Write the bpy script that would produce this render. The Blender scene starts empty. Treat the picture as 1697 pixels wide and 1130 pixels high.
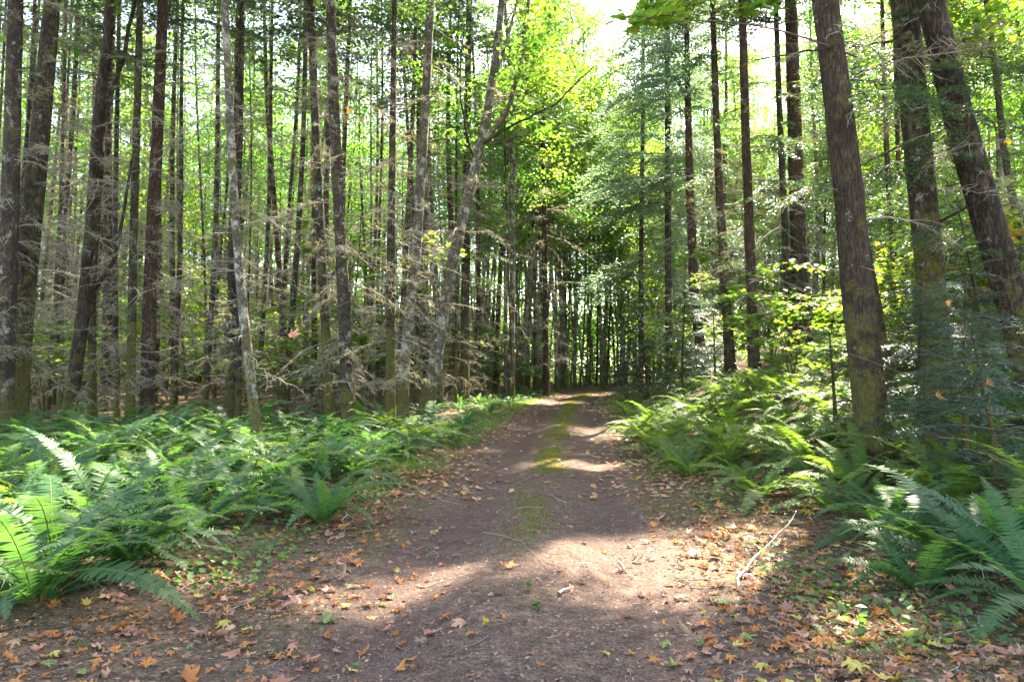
import bpy, math, random
import numpy as np
from mathutils import Vector, Matrix, Euler

# ------------------------------------------------------------------ camera, world, sun, exposure
scene = bpy.context.scene
CAM_H, FOC, PITCH = 1.6, 1130.0, math.radians(2.8)
cam_data = bpy.data.cameras.new("camera")
cam_data.sensor_width = 36.0
cam_data.lens = 36.0 * FOC / 1697.0
cam_data.clip_end = 2000.0
cam_data.clip_start = 0.05
cam = bpy.data.objects.new("camera", cam_data)
scene.collection.objects.link(cam)
cam.location = (0, 0, CAM_H)
cam.rotation_euler = (math.pi / 2 + PITCH, 0, 0)
scene.camera = cam

SUN_AZ, SUN_EL = math.radians(29), math.radians(50)      # azimuth clockwise from +Y (view direction)
SUN_DIR = np.array([math.sin(SUN_AZ) * math.cos(SUN_EL), math.cos(SUN_AZ) * math.cos(SUN_EL), math.sin(SUN_EL)])
world = bpy.data.worlds.new("World")
scene.world = world
world.use_nodes = True
wn = world.node_tree.nodes
sky = wn.new("ShaderNodeTexSky")
sky.sky_type = 'NISHITA'
sky.sun_disc = False
sky.sun_elevation = SUN_EL
sky.sun_rotation = SUN_AZ
sky.air_density = 1.0
sky.dust_density = 1.5
wn["Background"].inputs[1].default_value = 0.12
world.node_tree.links.new(sky.outputs[0], wn["Background"].inputs[0])
sun_data = bpy.data.lights.new("sun", 'SUN')
sun_data.energy = 5.0
sun_data.angle = math.radians(0.53)
sun_data.color = (1.0, 0.96, 0.89)
sun = bpy.data.objects.new("sun", sun_data)
scene.collection.objects.link(sun)
sun.location = (20, 20, 40)
sun.rotation_euler = Vector(-SUN_DIR).to_track_quat('-Z', 'Y').to_euler()
scene.view_settings.view_transform = 'Standard'
scene.view_settings.look = 'None'
scene.view_settings.gamma = 1.0
scene.view_settings.exposure = 3.4
scene.view_settings.use_white_balance = True          # the photograph is balanced for the warm shade of the woods
scene.view_settings.white_balance_temperature = 7600
scene.view_settings.white_balance_tint = 10
cy_ = scene.cycles
cy_.max_bounces = 7
cy_.diffuse_bounces = 4
cy_.glossy_bounces = 2
cy_.transmission_bounces = 5
cy_.transparent_max_bounces = 4
cy_.caustics_reflective = False
cy_.caustics_refractive = False
cy_.use_denoising = True

rng = np.random.default_rng(11)
COL = scene.collection
TAU = 2 * math.pi

# ------------------------------------------------------------------ object helpers
def tag(o, label=None, cat=None, group=None, kind=None):
    if label: o["label"] = label
    if cat: o["category"] = cat
    if group: o["group"] = group
    if kind: o["kind"] = kind
    return o

def obj(name, mesh, parent=None, loc=(0, 0, 0), rot=(0, 0, 0), scale=(1, 1, 1)):
    o = bpy.data.objects.new(name, mesh)
    COL.objects.link(o)
    o.location = [float(a) for a in loc]
    o.rotation_euler = [float(a) for a in rot]
    o.scale = [float(a) for a in scale] if hasattr(scale, '__len__') else [float(scale)] * 3
    if parent: o.parent = parent
    return o

def empty(name, loc, rot=(0, 0, 0)):
    o = obj(name, None, None, loc, rot)
    o.empty_display_size = 0.2
    return o

# ------------------------------------------------------------------ mesh helpers
class MB:
    def __init__(self):
        self.v, self.f, self.m, self.r, self.n = [], [], [], [], 0
    def add(self, V, F, mat=0, rnd=None):
        V = np.asarray(V, float)
        if not len(V): return self
        F = np.asarray(F, int)
        self.v.append(V); self.f.append(F + self.n); self.m.append(np.full(len(F), mat, int))
        self.r.append(np.full(len(V), 0.5) if rnd is None else np.broadcast_to(np.asarray(rnd, float), (len(V),)))
        self.n += len(V)
        return self
    def xform(self, M):
        M = np.array(M)
        self.v = [v @ M[:3, :3].T + M[:3, 3] for v in self.v]
        return self
    def merge(self, other, M=None, rshift=0.0):
        for v, f, m, r in zip(other.v, other.f, other.m, other.r):
            if M is not None:
                v = v @ M[:3, :3].T + M[:3, 3]
            self.v.append(v); self.f.append(f + self.n); self.m.append(m); self.r.append(np.clip(r + rshift, 0, 1))
        self.n += other.n
        return self
    def build(self, name, mats, smooth=True, extra=None):
        me = bpy.data.meshes.new(name)
        V = np.concatenate(self.v)
        me.vertices.add(len(V)); me.vertices.foreach_set("co", V.astype(np.float32).ravel())
        idx, starts, tot, mi = [], [], 0, []
        for f, m in zip(self.f, self.m):
            k = f.shape[1]
            idx.append(f.ravel()); starts.append(tot + np.arange(len(f)) * k); tot += f.size; mi.append(m)
        me.loops.add(tot); me.polygons.add(sum(len(f) for f in self.f))
        me.loops.foreach_set("vertex_index", np.concatenate(idx).astype(np.int32))
        me.polygons.foreach_set("loop_start", np.concatenate(starts).astype(np.int32))
        me.polygons.foreach_set("material_index", np.concatenate(mi).astype(np.int32))
        me.polygons.foreach_set("use_smooth", np.full(len(me.polygons), smooth))
        a = me.attributes.new("rnd", 'FLOAT', 'POINT')
        a.data.foreach_set("value", np.concatenate(self.r).astype(np.float32))
        for k, val in (extra or {}).items():
            a = me.attributes.new(k, 'FLOAT', 'POINT')
            a.data.foreach_set("value", np.asarray(val).astype(np.float32))
        for m in (mats if isinstance(mats, (list, tuple)) else [mats]):
            me.materials.append(m)
        me.update(calc_edges=True)
        me.validate()
        return me

def norm(a):
    return a / np.maximum(np.linalg.norm(a, axis=-1, keepdims=True), 1e-9)

def grid_faces(nr, ns, closed=True):
    r = np.arange(nr - 1)[:, None]
    s = np.arange(ns if closed else ns - 1)[None, :]
    s2 = (s + 1) % ns
    return np.stack([r * ns + s, r * ns + s2, (r + 1) * ns + s2, (r + 1) * ns + s], -1).reshape(-1, 4)

def tube(P, R, ns=6, bump=None):
    P = np.asarray(P, float); R = np.asarray(R, float)
    T = norm(np.gradient(P, axis=0))
    ref = np.array([1.0, 0, 0]) if abs(T[:, 2]).mean() > 0.6 else np.array([0, 0, 1.0])
    U = norm(np.cross(T, ref)); W = np.cross(T, U)
    a = np.arange(ns) / ns * TAU
    rr = R[:, None] * np.ones(ns)[None]
    if bump is not None: rr = rr * bump
    V = P[:, None] + rr[..., None] * (np.cos(a)[None, :, None] * U[:, None] + np.sin(a)[None, :, None] * W[:, None])
    return V.reshape(-1, 3), grid_faces(len(P), ns)

def twigs(P0, P1, r0, r1):
    """many thin three-sided prisms at once"""
    P0 = np.asarray(P0, float).reshape(-1, 3); P1 = np.asarray(P1, float).reshape(-1, 3); n = len(P0)
    T = norm(P1 - P0)
    ref = np.where(np.abs(T[:, 2:3]) > 0.8, np.array([[1.0, 0, 0]]), np.array([[0, 0, 1.0]]))
    U = norm(np.cross(T, ref)); W = np.cross(T, U)
    a = np.arange(3) / 3 * TAU
    ring = np.cos(a)[None, :, None] * U[:, None] + np.sin(a)[None, :, None] * W[:, None]
    r0 = np.broadcast_to(r0, (n,))[:, None, None]; r1 = np.broadcast_to(r1, (n,))[:, None, None]
    V = np.concatenate([P0[:, None] + r0 * ring, P1[:, None] + r1 * ring], 1)
    F0 = np.array([[0, 1, 4, 3], [1, 2, 5, 4], [2, 0, 3, 5]])
    F = (np.arange(n) * 6)[:, None, None] + F0[None]
    return V.reshape(-1, 3), F.reshape(-1, 4)

LEAF_V = np.array([[0, 0, 0], [.45, .5, .10], [1, 0, -.06], [.45, -.5, .10]])
LEAF_F = np.array([[0, 1, 2], [0, 2, 3]])

def leaves(C, N, D, L, Wd, tv=LEAF_V, tf=LEAF_F):
    """many small leaves: C base, N normal, D direction, L length, Wd width"""
    C = np.asarray(C, float).reshape(-1, 3); n = len(C)
    D = norm(D - (D * N).sum(-1, keepdims=True) * N); B = np.cross(N, D)
    L = np.broadcast_to(L, (n,))[:, None, None]; Wd = np.broadcast_to(Wd, (n,))[:, None, None]
    V = C[:, None] + L * tv[None, :, :1] * D[:, None] + Wd * tv[None, :, 1:2] * B[:, None] + Wd * tv[None, :, 2:] * N[:, None]
    F = (np.arange(n) * len(tv))[:, None, None] + tf[None]
    return V.reshape(-1, 3), F.reshape(-1, tf.shape[1])

def rep(r, k): return np.repeat(r, k)

def rdir(n, up=0.0, spread=1.0, g=rng):
    d = g.normal(size=(n, 3)) * spread
    d[:, 2] += up
    return norm(d)

# ------------------------------------------------------------------ value noise, ground shape
_lat = np.random.default_rng(5).random((256, 256))
def vnoise(x, y, s, o=0):
    x = np.asarray(x, float) * s + o * 17.3; y = np.asarray(y, float) * s + o * 9.1
    xi = np.floor(x).astype(int); yi = np.floor(y).astype(int)
    fx = x - xi; fy = y - yi
    fx = fx * fx * (3 - 2 * fx); fy = fy * fy * (3 - 2 * fy)
    a = _lat[xi & 255, yi & 255]; b = _lat[(xi + 1) & 255, yi & 255]
    c = _lat[xi & 255, (yi + 1) & 255]; d = _lat[(xi + 1) & 255, (yi + 1) & 255]
    return (a * (1 - fx) + b * fx) * (1 - fy) + (c * (1 - fx) + d * fx) * fy

def sstep(a, b, x):
    t = np.clip((np.asarray(x, float) - a) / (b - a), 0, 1)
    return t * t * (3 - 2 * t)

_RY = [-20, 3, 6, 11, 17, 23, 30, 36, 41, 46, 52, 62, 400]
_RX = [-.15, -.05, .05, .55, 1.15, 1.8, 2.6, 3.6, 5.0, 7.4, 11, 19, 300]
def road_x(y): 
    y = np.asarray(y, float)
    return (np.interp(y - 1.5, _RY, _RX) + np.interp(y, _RY, _RX) + np.interp(y + 1.5, _RY, _RX)) / 3

def g_base(x, y):
    u = x - road_x(y)
    z = 0.45 * sstep(8, 40, y)                                   # the track climbs gently
    z = z - 0.9 * sstep(48, 110, y) * 0
    ru = np.maximum(u - 2.0, 0)
    slope = 0.10 + 0.24 * sstep(6, 17, y)
    z = z + slope * np.minimum(ru, 8) * sstep(0, 2.5, ru) + 0.16 * np.maximum(ru - 8, 0) * sstep(0, 40, 200 - ru)
    lu = np.maximum(-u - 2.0, 0)
    z = z + 0.10 * sstep(0, 1.2, lu) + 0.004 * lu
    return z, u

def g(x, y):
    x = np.asarray(x, float); y = np.asarray(y, float)
    z, u = g_base(x, y)
    off = sstep(1.2, 3.5, np.abs(u))
    z = z + off * (0.22 * (vnoise(x, y, .35, 1) - .5) + 0.09 * (vnoise(x, y, 1.3, 2) - .5))
    z = z + 0.035 * (vnoise(x, y, 2.6, 3) - .5) + 0.014 * (vnoise(x, y, 9, 4) - .5) * (0.6 + off)
    z = z - 0.05 * np.exp(-((np.abs(u) - .8) / .30) ** 2) + 0.03 * np.exp(-(u / .32) ** 2)
    return z

def ray(px, py):
    d = np.array([(px - 848.5) / FOC, 1.0, -(py - 565.0) / FOC])
    c, s = math.cos(PITCH), math.sin(PITCH)
    return np.array([d[0], c * d[1] - s * d[2], s * d[1] + c * d[2]])

def at_ground(px, py, dmax=90.0):
    d = ray(px, py)
    t = 1.5
    while t < dmax:
        p = np.array([0, 0, CAM_H]) + d * t
        if p[2] <= g(p[0], p[1]): break
        t += 0.03 + t * 0.002
    return p

def at_depth(px, py, Y):
    d = ray(px, py)
    return np.array([0, 0, CAM_H]) + d * (Y / d[1])

# ------------------------------------------------------------------ materials
def new_mat(name):
    m = bpy.data.materials.new(name); m.use_nodes = True
    nt = m.node_tree; nt.nodes.clear()
    return m, nt

class NT:
    def __init__(self, nt): self.nt = nt
    def n(self, t, **kw):
        nd = self.nt.nodes.new(t)
        for k, v in kw.items():
            if k.startswith('i_'):
                nd.inputs[k[2:].replace('_', ' ')].default_value = v
            else: setattr(nd, k, v)
        return nd
    def l(self, a, b): self.nt.links.new(a, b)
    def noise(self, vec, scale, detail=4, rough=.6):
        nd = self.n('ShaderNodeTexNoise'); nd.inputs['Scale'].default_value = scale
        nd.inputs['Detail'].default_value = detail; nd.inputs['Roughness'].default_value = rough
        if vec is not None: self.l(vec, nd.inputs['Vector'])
        return nd.outputs[0]
    def ramp(self, fac, stops):
        nd = self.n('ShaderNodeValToRGB'); e = nd.color_ramp.elements
        while len(e) < len(stops): e.new(0.5)
        for el, (p, c) in zip(e, stops):
            el.position = p; el.color = (*c, 1) if len(c) == 3 else c
        self.l(fac, nd.inputs[0])
        return nd.outputs[0]
    def mix(self, fac, a, b, bt='MIX'):
        nd = self.n('ShaderNodeMix', data_type='RGBA', blend_type=bt)
        for s, v in ((0, fac), (6, a), (7, b)):
            if hasattr(v, 'is_linked'): self.l(v, nd.inputs[s])
            else: nd.inputs[s].default_value = v if s == 0 else ((*v, 1) if len(v) == 3 else v)
        return nd.outputs[2]
    def math(self, op, a, b=None, c=None, clamp=False):
        nd = self.n('ShaderNodeMath', operation=op, use_clamp=clamp)
        for i, v in enumerate((a, b, c)):
            if v is None: continue
            if hasattr(v, 'is_linked'): self.l(v, nd.inputs[i])
            else: nd.inputs[i].default_value = v
        return nd.outputs[0]
    def mapr(self, v, a, b, c=0.0, d=1.0):
        nd = self.n('ShaderNodeMapRange', interpolation_type='SMOOTHSTEP')
        self.l(v, nd.inputs[0])
        for i, x in enumerate((a, b, c, d)): nd.inputs[i + 1].default_value = x
        return nd.outputs[0]
    def attr(self, name):
        return self.n('ShaderNodeAttribute', attribute_name=name).outputs['Fac']

def leaf_mat(name, cols, transl, tfac=.45, rough=.5, spec=.25, vary=.35):
    """cols: ramp of reflectance over the per-leaf random value; transl: ramp of transmitted colour"""
    m, nt = new_mat(name); k = NT(nt)
    r = k.attr('rnd')
    oi = k.n('ShaderNodeObjectInfo').outputs['Random']
    rr = k.math('ADD', r, k.math('MULTIPLY', k.math('SUBTRACT', oi, .5), vary), clamp=True)
    st = lambda cs: [(i / (len(cs) - 1), c) for i, c in enumerate(cs)]
    col = k.ramp(rr, st(cols)); tcol = k.ramp(rr, st(transl))
    p = k.n('ShaderNodeBsdfPrincipled'); k.l(col, p.inputs['Base Color'])
    p.inputs['Roughness'].default_value = rough; p.inputs['Specular IOR Level'].default_value = spec
    t = k.n('ShaderNodeBsdfTranslucent'); k.l(tcol, t.inputs['Color'])
    mx = k.n('ShaderNodeMixShader'); mx.inputs[0].default_value = tfac
    k.l(p.outputs[0], mx.inputs[1]); k.l(t.outputs[0], mx.inputs[2])
    o = k.n('ShaderNodeOutputMaterial'); k.l(mx.outputs[0], o.inputs[0])
    return m

def bark_mat(name, dark, light, lichen=(.42, .42, .36), lich=.0, moss=.25, mossh=2.0, stretch=.22, scale=9.0, bump=.6):
    m, nt = new_mat(name); k = NT(nt)
    tc = k.n('ShaderNodeTexCoord').outputs['Object']
    oi = k.n('ShaderNodeObjectInfo').outputs['Random']
    sh = k.n('ShaderNodeVectorMath', operation='ADD'); k.l(tc, sh.inputs[0])
    cmb = k.n('ShaderNodeCombineXYZ'); k.l(k.math('MULTIPLY', oi, 40.0), cmb.inputs[2]); k.l(cmb.outputs[0], sh.inputs[1])
    mp = k.n('ShaderNodeMapping'); mp.inputs['Scale'].default_value = (1, 1, stretch); k.l(sh.outputs[0], mp.inputs[0])
    n1 = k.noise(mp.outputs[0], scale, 8, .68)
    n2 = k.noise(sh.outputs[0], 2.3, 5, .6)
    n3 = k.noise(sh.outputs[0], 26, 4, .7)
    fur = k.mapr(k.math('ABSOLUTE', k.math('SUBTRACT', k.noise(mp.outputs[0], scale * 1.9, 5, .62), .5)), 0.0, .10)
    hgt = k.math('ADD', k.math('MULTIPLY', n1, .75), k.math('MULTIPLY', fur, .36))
    col = k.ramp(k.math('MULTIPLY', hgt, .85), [(.25, tuple(c * .45 for c in dark)), (.48, dark), (.78, light)])
    col = k.mix(k.mapr(n2, .35, .7, 0, .55), col, tuple(c * .55 for c in dark))
    if lich:
        lf = k.mapr(k.math('ADD', k.math('MULTIPLY', n3, .25), k.math('MULTIPLY', k.noise(mp.outputs[0] if stretch > .5 else sh.outputs[0], 4.2, 6, .7), .8)), .66 - .16 * lich, .74 - .15 * lich)
        col = k.mix(k.math('MULTIPLY', lf, min(1, .45 + .4 * lich)), col, k.mix(n1, tuple(c * .6 for c in lichen), lichen))
    sep = k.n('ShaderNodeSeparateXYZ'); k.l(tc, sep.inputs[0])
    hf = k.mapr(sep.outputs[2], 0, mossh, 1.0, .25)
    mf = k.mapr(k.math('ADD', k.math('MULTIPLY', k.noise(sh.outputs[0], 5.0, 6, .7), 1.0), k.math('MULTIPLY', hf, moss)), .58, .76)
    col = k.mix(k.math('MULTIPLY', mf, .85), col, k.ramp(n3, [(.3, (.035, .036, .010)), (.7, (.13, .115, .028))]))
    p = k.n('ShaderNodeBsdfPrincipled'); k.l(col, p.inputs['Base Color'])
    p.inputs['Roughness'].default_value = .9; p.inputs['Specular IOR Level'].default_value = .15
    b = k.n('ShaderNodeBump'); b.inputs['Strength'].default_value = bump; b.inputs['Distance'].default_value = .03
    k.l(k.math('ADD', hgt, k.math('MULTIPLY', n3, .3)), b.inputs['Height']); k.l(b.outputs[0], p.inputs['Normal'])
    o = k.n('ShaderNodeOutputMaterial'); k.l(p.outputs[0], o.inputs[0])
    return m

def plain_mat(name, stops, rough=.85, spec=.2, scale=20.0, bump=.3):
    m, nt = new_mat(name); k = NT(nt)
    tc = k.n('ShaderNodeTexCoord').outputs['Object']
    r = k.attr('rnd')
    n1 = k.noise(tc, scale, 4, .6)
    f = k.math('ADD', k.math('MULTIPLY', n1, .5), k.math('MULTIPLY', r, .5))
    col = k.ramp(f, stops)
    p = k.n('ShaderNodeBsdfPrincipled'); k.l(col, p.inputs['Base Color'])
    p.inputs['Roughness'].default_value = rough; p.inputs['Specular IOR Level'].default_value = spec
    b = k.n('ShaderNodeBump'); b.inputs['Strength'].default_value = bump; b.inputs['Distance'].default_value = .01
    k.l(n1, b.inputs['Height']); k.l(b.outputs[0], p.inputs['Normal'])
    o = k.n('ShaderNodeOutputMaterial'); k.l(p.outputs[0], o.inputs[0])
    return m

M = {}
M['fir'] = bark_mat('fir_bark', (.034, .024, .019), (.115, .083, .064), lich=.25, moss=.26, mossh=3, stretch=.16, scale=11)
M['fir_red'] = bark_mat('red_fir_bark', (.046, .027, .018), (.150, .090, .058), lich=.2, moss=.14, mossh=1.5, stretch=.2, scale=10)
M['fir_moss'] = bark_mat('mossy_bark', (.034, .027, .019), (.115, .092, .064), lich=.45, moss=.42, mossh=4, stretch=.3)
M['alder'] = bark_mat('alder_bark', (.085, .070, .050), (.25, .22, .165), lichen=(.46, .43, .35), lich=.85, moss=.34, mossh=2.2, stretch=.9, scale=7, bump=.35)
M['spruce'] = bark_mat('flaky_bark', (.040, .029, .022), (.145, .108, .082), lichen=(.40, .36, .30), lich=.6, moss=.30, mossh=2, stretch=.7, scale=12)
M['cedar'] = bark_mat('cedar_bark', (.042, .028, .020), (.125, .088, .063), lich=.25, moss=.28, mossh=3, stretch=.10, scale=24)
M['dead'] = plain_mat('dead_twig_bark', [(.2, (.075, .06, .045)), (.48, (.22, .185, .14)), (.8, (.47, .42, .34))])
M['tuft'] = leaf_mat('hanging_moss', [(.10, .10, .03), (.22, .21, .08)], [(.18, .18, .05), (.36, .34, .11)], .4, .9, .05)
M['twig'] = plain_mat('twig_bark', [(.2, (.05, .037, .026)), (.8, (.14, .105, .075))])
M['alder_leaf'] = leaf_mat('broad_leaf_green', [(.03, .085, .014), (.055, .14, .02), (.10, .19, .025)], [(.07, .22, .02), (.13, .33, .03), (.26, .42, .04)], .5)
M['maple_leaf'] = leaf_mat('maple_leaf_bright', [(.05, .12, .015), (.085, .18, .02), (.16, .22, .02)], [(.14, .32, .025), (.24, .44, .035), (.44, .50, .045)], .5)
M['yellow_leaf'] = leaf_mat('maple_leaf_yellow', [(.30, .20, .02), (.42, .25, .03)], [(.65, .45, .04), (.7, .4, .04)], .5)
M['needle'] = leaf_mat('conifer_needle', [(.018, .045, .022), (.03, .07, .03), (.055, .10, .03)], [(.06, .14, .05), (.10, .20, .06), (.2, .30, .06)], .30, .45, .35)
M['needle_blue'] = leaf_mat('conifer_needle_blue', [(.025, .055, .042), (.045, .085, .06), (.06, .11, .06)], [(.06, .13, .08), (.10, .19, .10), (.16, .26, .10)], .28, .38, .5)
M['needle_soft'] = leaf_mat('hemlock_needle', [(.035, .07, .045), (.06, .10, .065), (.08, .13, .06)], [(.12, .24, .12), (.18, .32, .15), (.26, .40, .14)], .45, .45, .35)
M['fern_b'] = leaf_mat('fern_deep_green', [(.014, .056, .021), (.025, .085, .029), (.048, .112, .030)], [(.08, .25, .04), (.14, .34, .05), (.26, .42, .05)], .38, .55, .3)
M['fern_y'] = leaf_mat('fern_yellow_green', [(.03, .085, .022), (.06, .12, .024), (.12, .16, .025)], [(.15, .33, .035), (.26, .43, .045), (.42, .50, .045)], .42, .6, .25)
M['fern_d'] = leaf_mat('fern_withered', [(.14, .075, .035), (.24, .14, .07), (.30, .19, .10)], [(.2, .1, .04), (.26, .15, .06), (.3, .18, .08)], .3, .8, .1)
M['stem'] = plain_mat('fern_stem', [(.2, (.09, .085, .03)), (.8, (.17, .14, .05))])
M['cover'] = leaf_mat('ground_cover_leaf', [(.025, .075, .022), (.05, .12, .03), (.09, .15, .03)], [(.1, .28, .05), (.2, .4, .06), (.34, .46, .06)], .4, .45, .4)
M['moss'] = leaf_mat('moss_carpet', [(.07, .085, .018), (.13, .14, .03), (.20, .185, .045)], [(.12, .16, .03), (.2, .22, .04), (.3, .28, .05)], .35, .9, .05)
M['pebble'] = plain_mat('pebble_stone', [(.2, (.04, .033, .028)), (.5, (.095, .078, .066)), (.85, (.20, .165, .14))], .8, .3)
M['stick'] = plain_mat('stick_wood', [(.2, (.09, .07, .055)), (.5, (.2, .165, .13)), (.85, (.36, .31, .26))], scale=30)
M['stick_pale'] = plain_mat('pale_stick_wood', [(.2, (.26, .22, .18)), (.5, (.42, .38, .33)), (.85, (.55, .52, .47))], scale=30)
LITTER = {
    'orange': ([(.30, .105, .028), (.42, .165, .045), (.50, .22, .07)], [(.45, .14, .02), (.55, .2, .03), (.6, .25, .04)]),
    'pink tan': ([(.30, .135, .085), (.40, .20, .13), (.48, .27, .18)], [(.4, .16, .08), (.45, .22, .12), (.5, .26, .15)]),
    'brown': ([(.13, .075, .045), (.22, .135, .085), (.31, .20, .125)], [(.18, .08, .03), (.22, .11, .05), (.25, .14, .06)]),
    'yellow': ([(.40, .28, .035), (.46, .34, .07), (.42, .38, .10)], [(.55, .4, .04), (.5, .45, .06), (.5, .45, .08)]),
    'dull green': ([(.09, .15, .04), (.16, .20, .06), (.22, .24, .08)], [(.18, .28, .05), (.24, .32, .06), (.28, .32, .08)]),
}
for c, (a, b) in LITTER.items():
    M['litter_' + c] = leaf_mat('fallen_leaf_' + c.replace(' ', '_'), a, b, .18, .6, .3, .9)

def ground_material():
    m, nt = new_mat('forest_ground'); k = NT(nt)
    tc = k.n('ShaderNodeTexCoord').outputs['Object']
    road, moss, lit = k.attr('road'), k.attr('moss'), k.attr('litter')
    nb = k.noise(tc, .9, 5, .6); nm = k.noise(tc, 7, 6, .65); nf = k.noise(tc, 55, 5, .7); ng = k.noise(tc, 190, 3, .7)
    soil = k.ramp(nm, [(.25, (.054, .034, .026)), (.5, (.112, .073, .056)), (.75, (.195, .132, .103))])
    soil = k.mix(k.mapr(nb, .35, .68, 0, .6), soil, (.080, .051, .041))
    grit = k.ramp(nf, [(.30, (.22, .19, .18)), (.5, (.9, .88, .86)), (.68, (1.9, 1.8, 1.75))])
    soil = k.mix(.85, soil, grit, 'MULTIPLY')
    v = k.n('ShaderNodeTexVoronoi'); v.inputs['Scale'].default_value = 60; k.l(tc, v.inputs['Vector'])
    peb = k.mapr(v.outputs['Distance'], .16, .10)
    sepc = k.n('ShaderNodeSeparateColor'); k.l(v.outputs['Color'], sepc.inputs[0])
    pm = k.math('MULTIPLY', peb, k.mapr(sepc.outputs[0], .72, .78))
    soil = k.mix(k.math('MULTIPLY', pm, .8), soil, k.ramp(sepc.outputs[1], [(0, (.09, .08, .075)), (1, (.34, .28, .25))]))
    soil = k.mix(k.math('MULTIPLY', k.attr('rut'), .55), soil, k.mix(.75, (.088, .058, .046), grit, 'MULTIPLY'))
    soil = k.mix(k.math('MULTIPLY', k.mapr(k.attr('rut'), .5, .1), k.mapr(k.noise(tc, 14, 5, .75), .5, .66, 0, .6)), soil, (.21, .145, .10))
    # forest floor: duff of needles and broken leaves
    duff = k.ramp(k.noise(tc, 22, 6, .75), [(.3, (.03, .021, .014)), (.5, (.085, .058, .038)), (.68, (.18, .12, .075))])
    duff = k.mix(k.mapr(k.noise(tc, 9, 4, .7), .55, .7, 0, .55), duff, (.27, .13, .075))
    edge = k.mapr(k.math('ADD', road, k.math('MULTIPLY', k.math('SUBTRACT', nm, .5), .9)), .30, .62)
    col = k.mix(edge, duff, soil)
    col = k.mix(k.math('MULTIPLY', k.mapr(k.math('ADD', lit, k.math('MULTIPLY', k.math('SUBTRACT', nf, .5), 1.6)), .55, .9), .5), col, (.26, .125, .08))
    mfac = k.mapr(k.math('ADD', moss, k.math('MULTIPLY', k.math('SUBTRACT', k.noise(tc, 4.5, 6, .75), .5), 2.2)), .52, .95)
    mcol = k.ramp(nf, [(.3, (.06, .062, .018)), (.55, (.135, .135, .034)), (.75, (.21, .185, .06))])
    col = k.mix(k.math('MULTIPLY', mfac, .85), col, mcol)
    p = k.n('ShaderNodeBsdfPrincipled'); k.l(col, p.inputs['Base Color'])
    p.inputs['Roughness'].default_value = .95; p.inputs['Specular IOR Level'].default_value = .12
    b = k.n('ShaderNodeBump'); b.inputs['Strength'].default_value = .9; b.inputs['Distance'].default_value = .025
    h = k.math('ADD', k.math('ADD', k.math('MULTIPLY', nf, .6), k.math('MULTIPLY', ng, .25)), k.math('ADD', k.math('MULTIPLY', nm, .7), k.math('MULTIPLY', pm, .3)))
    k.l(h, b.inputs['Height']); k.l(b.outputs[0], p.inputs['Normal'])
    o = k.n('ShaderNodeOutputMaterial'); k.l(p.outputs[0], o.inputs[0])
    return m
M['ground'] = ground_material()

# ------------------------------------------------------------------ ground and track
def ground_attrs(x, y):
    u = x - road_x(y)
    w = 1.30 + .45 * (vnoise(x, y, .7, 8) - .5)
    road = 1 - sstep(w - .35, w + .45, np.abs(u))
    moss = .85 * np.exp(-(u / .30) ** 2) * (.55 + .55 * sstep(5, 11, y)) * (.40 + vnoise(x, y, .6, 9))
    moss += .42 * np.exp(-((np.abs(u + .1) - 2.1) / .6) ** 2) * vnoise(x, y, .9, 10) * 1.2
    moss += .3 * sstep(2.2, 3.4, -u) * vnoise(x, y, .5, 12)
    lit = np.exp(-((np.abs(u) - 2.2) / .9) ** 2) * .6 + .25 * sstep(2, 4, np.abs(u))
    rut = np.exp(-((np.abs(u) - .8) / .34) ** 2) * (.55 + .6 * vnoise(x, y, .5, 14))
    return dict(road=road, moss=moss, litter=lit, rut=rut)

def sheet(name, X, Y, dz=0.0, cut=False):
    Z = g(X, Y) + dz
    if cut:
        Z = Z - 0.10 * (1 - sstep(1.35, 1.62, np.abs(X - road_x(Y)))) * (1 - sstep(40, 45, Y)) * sstep(.6, 1.0, Y)
    nr, ns = X.shape
    b = MB(); b.add(np.stack([X, Y, Z], -1).reshape(-1, 3), grid_faces(nr, ns, False))
    A = ground_attrs(X.ravel(), Y.ravel())
    return b.build(name, M['ground'], True, A)

s = np.linspace(-1, 1, 330); gx = np.sinh(5.6 * s) / np.sinh(5.6) * 260
t = np.linspace(0, 1, 330); gy = -14 + np.sinh(4.2 * t) / np.sinh(4.2) * 320
X, Y = np.meshgrid(gx, gy)
ground = tag(obj('ground', sheet('ground', X, Y, 0, True)), 'leaf strewn forest floor sloping up beside the track', 'ground', kind='structure')
ry = np.concatenate([np.arange(.8, 12, .045), np.arange(12, 24, .12), np.arange(24, 46, .35)])
ru = np.linspace(-1.72, 1.72, 78)
U, Y = np.meshgrid(ru, ry); X = U + road_x(Y)
track = tag(obj('dirt_track', sheet('dirt_track', X, Y, .004)), 'brown dirt track with mossy middle strip running into the woods', 'track', kind='structure')

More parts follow.
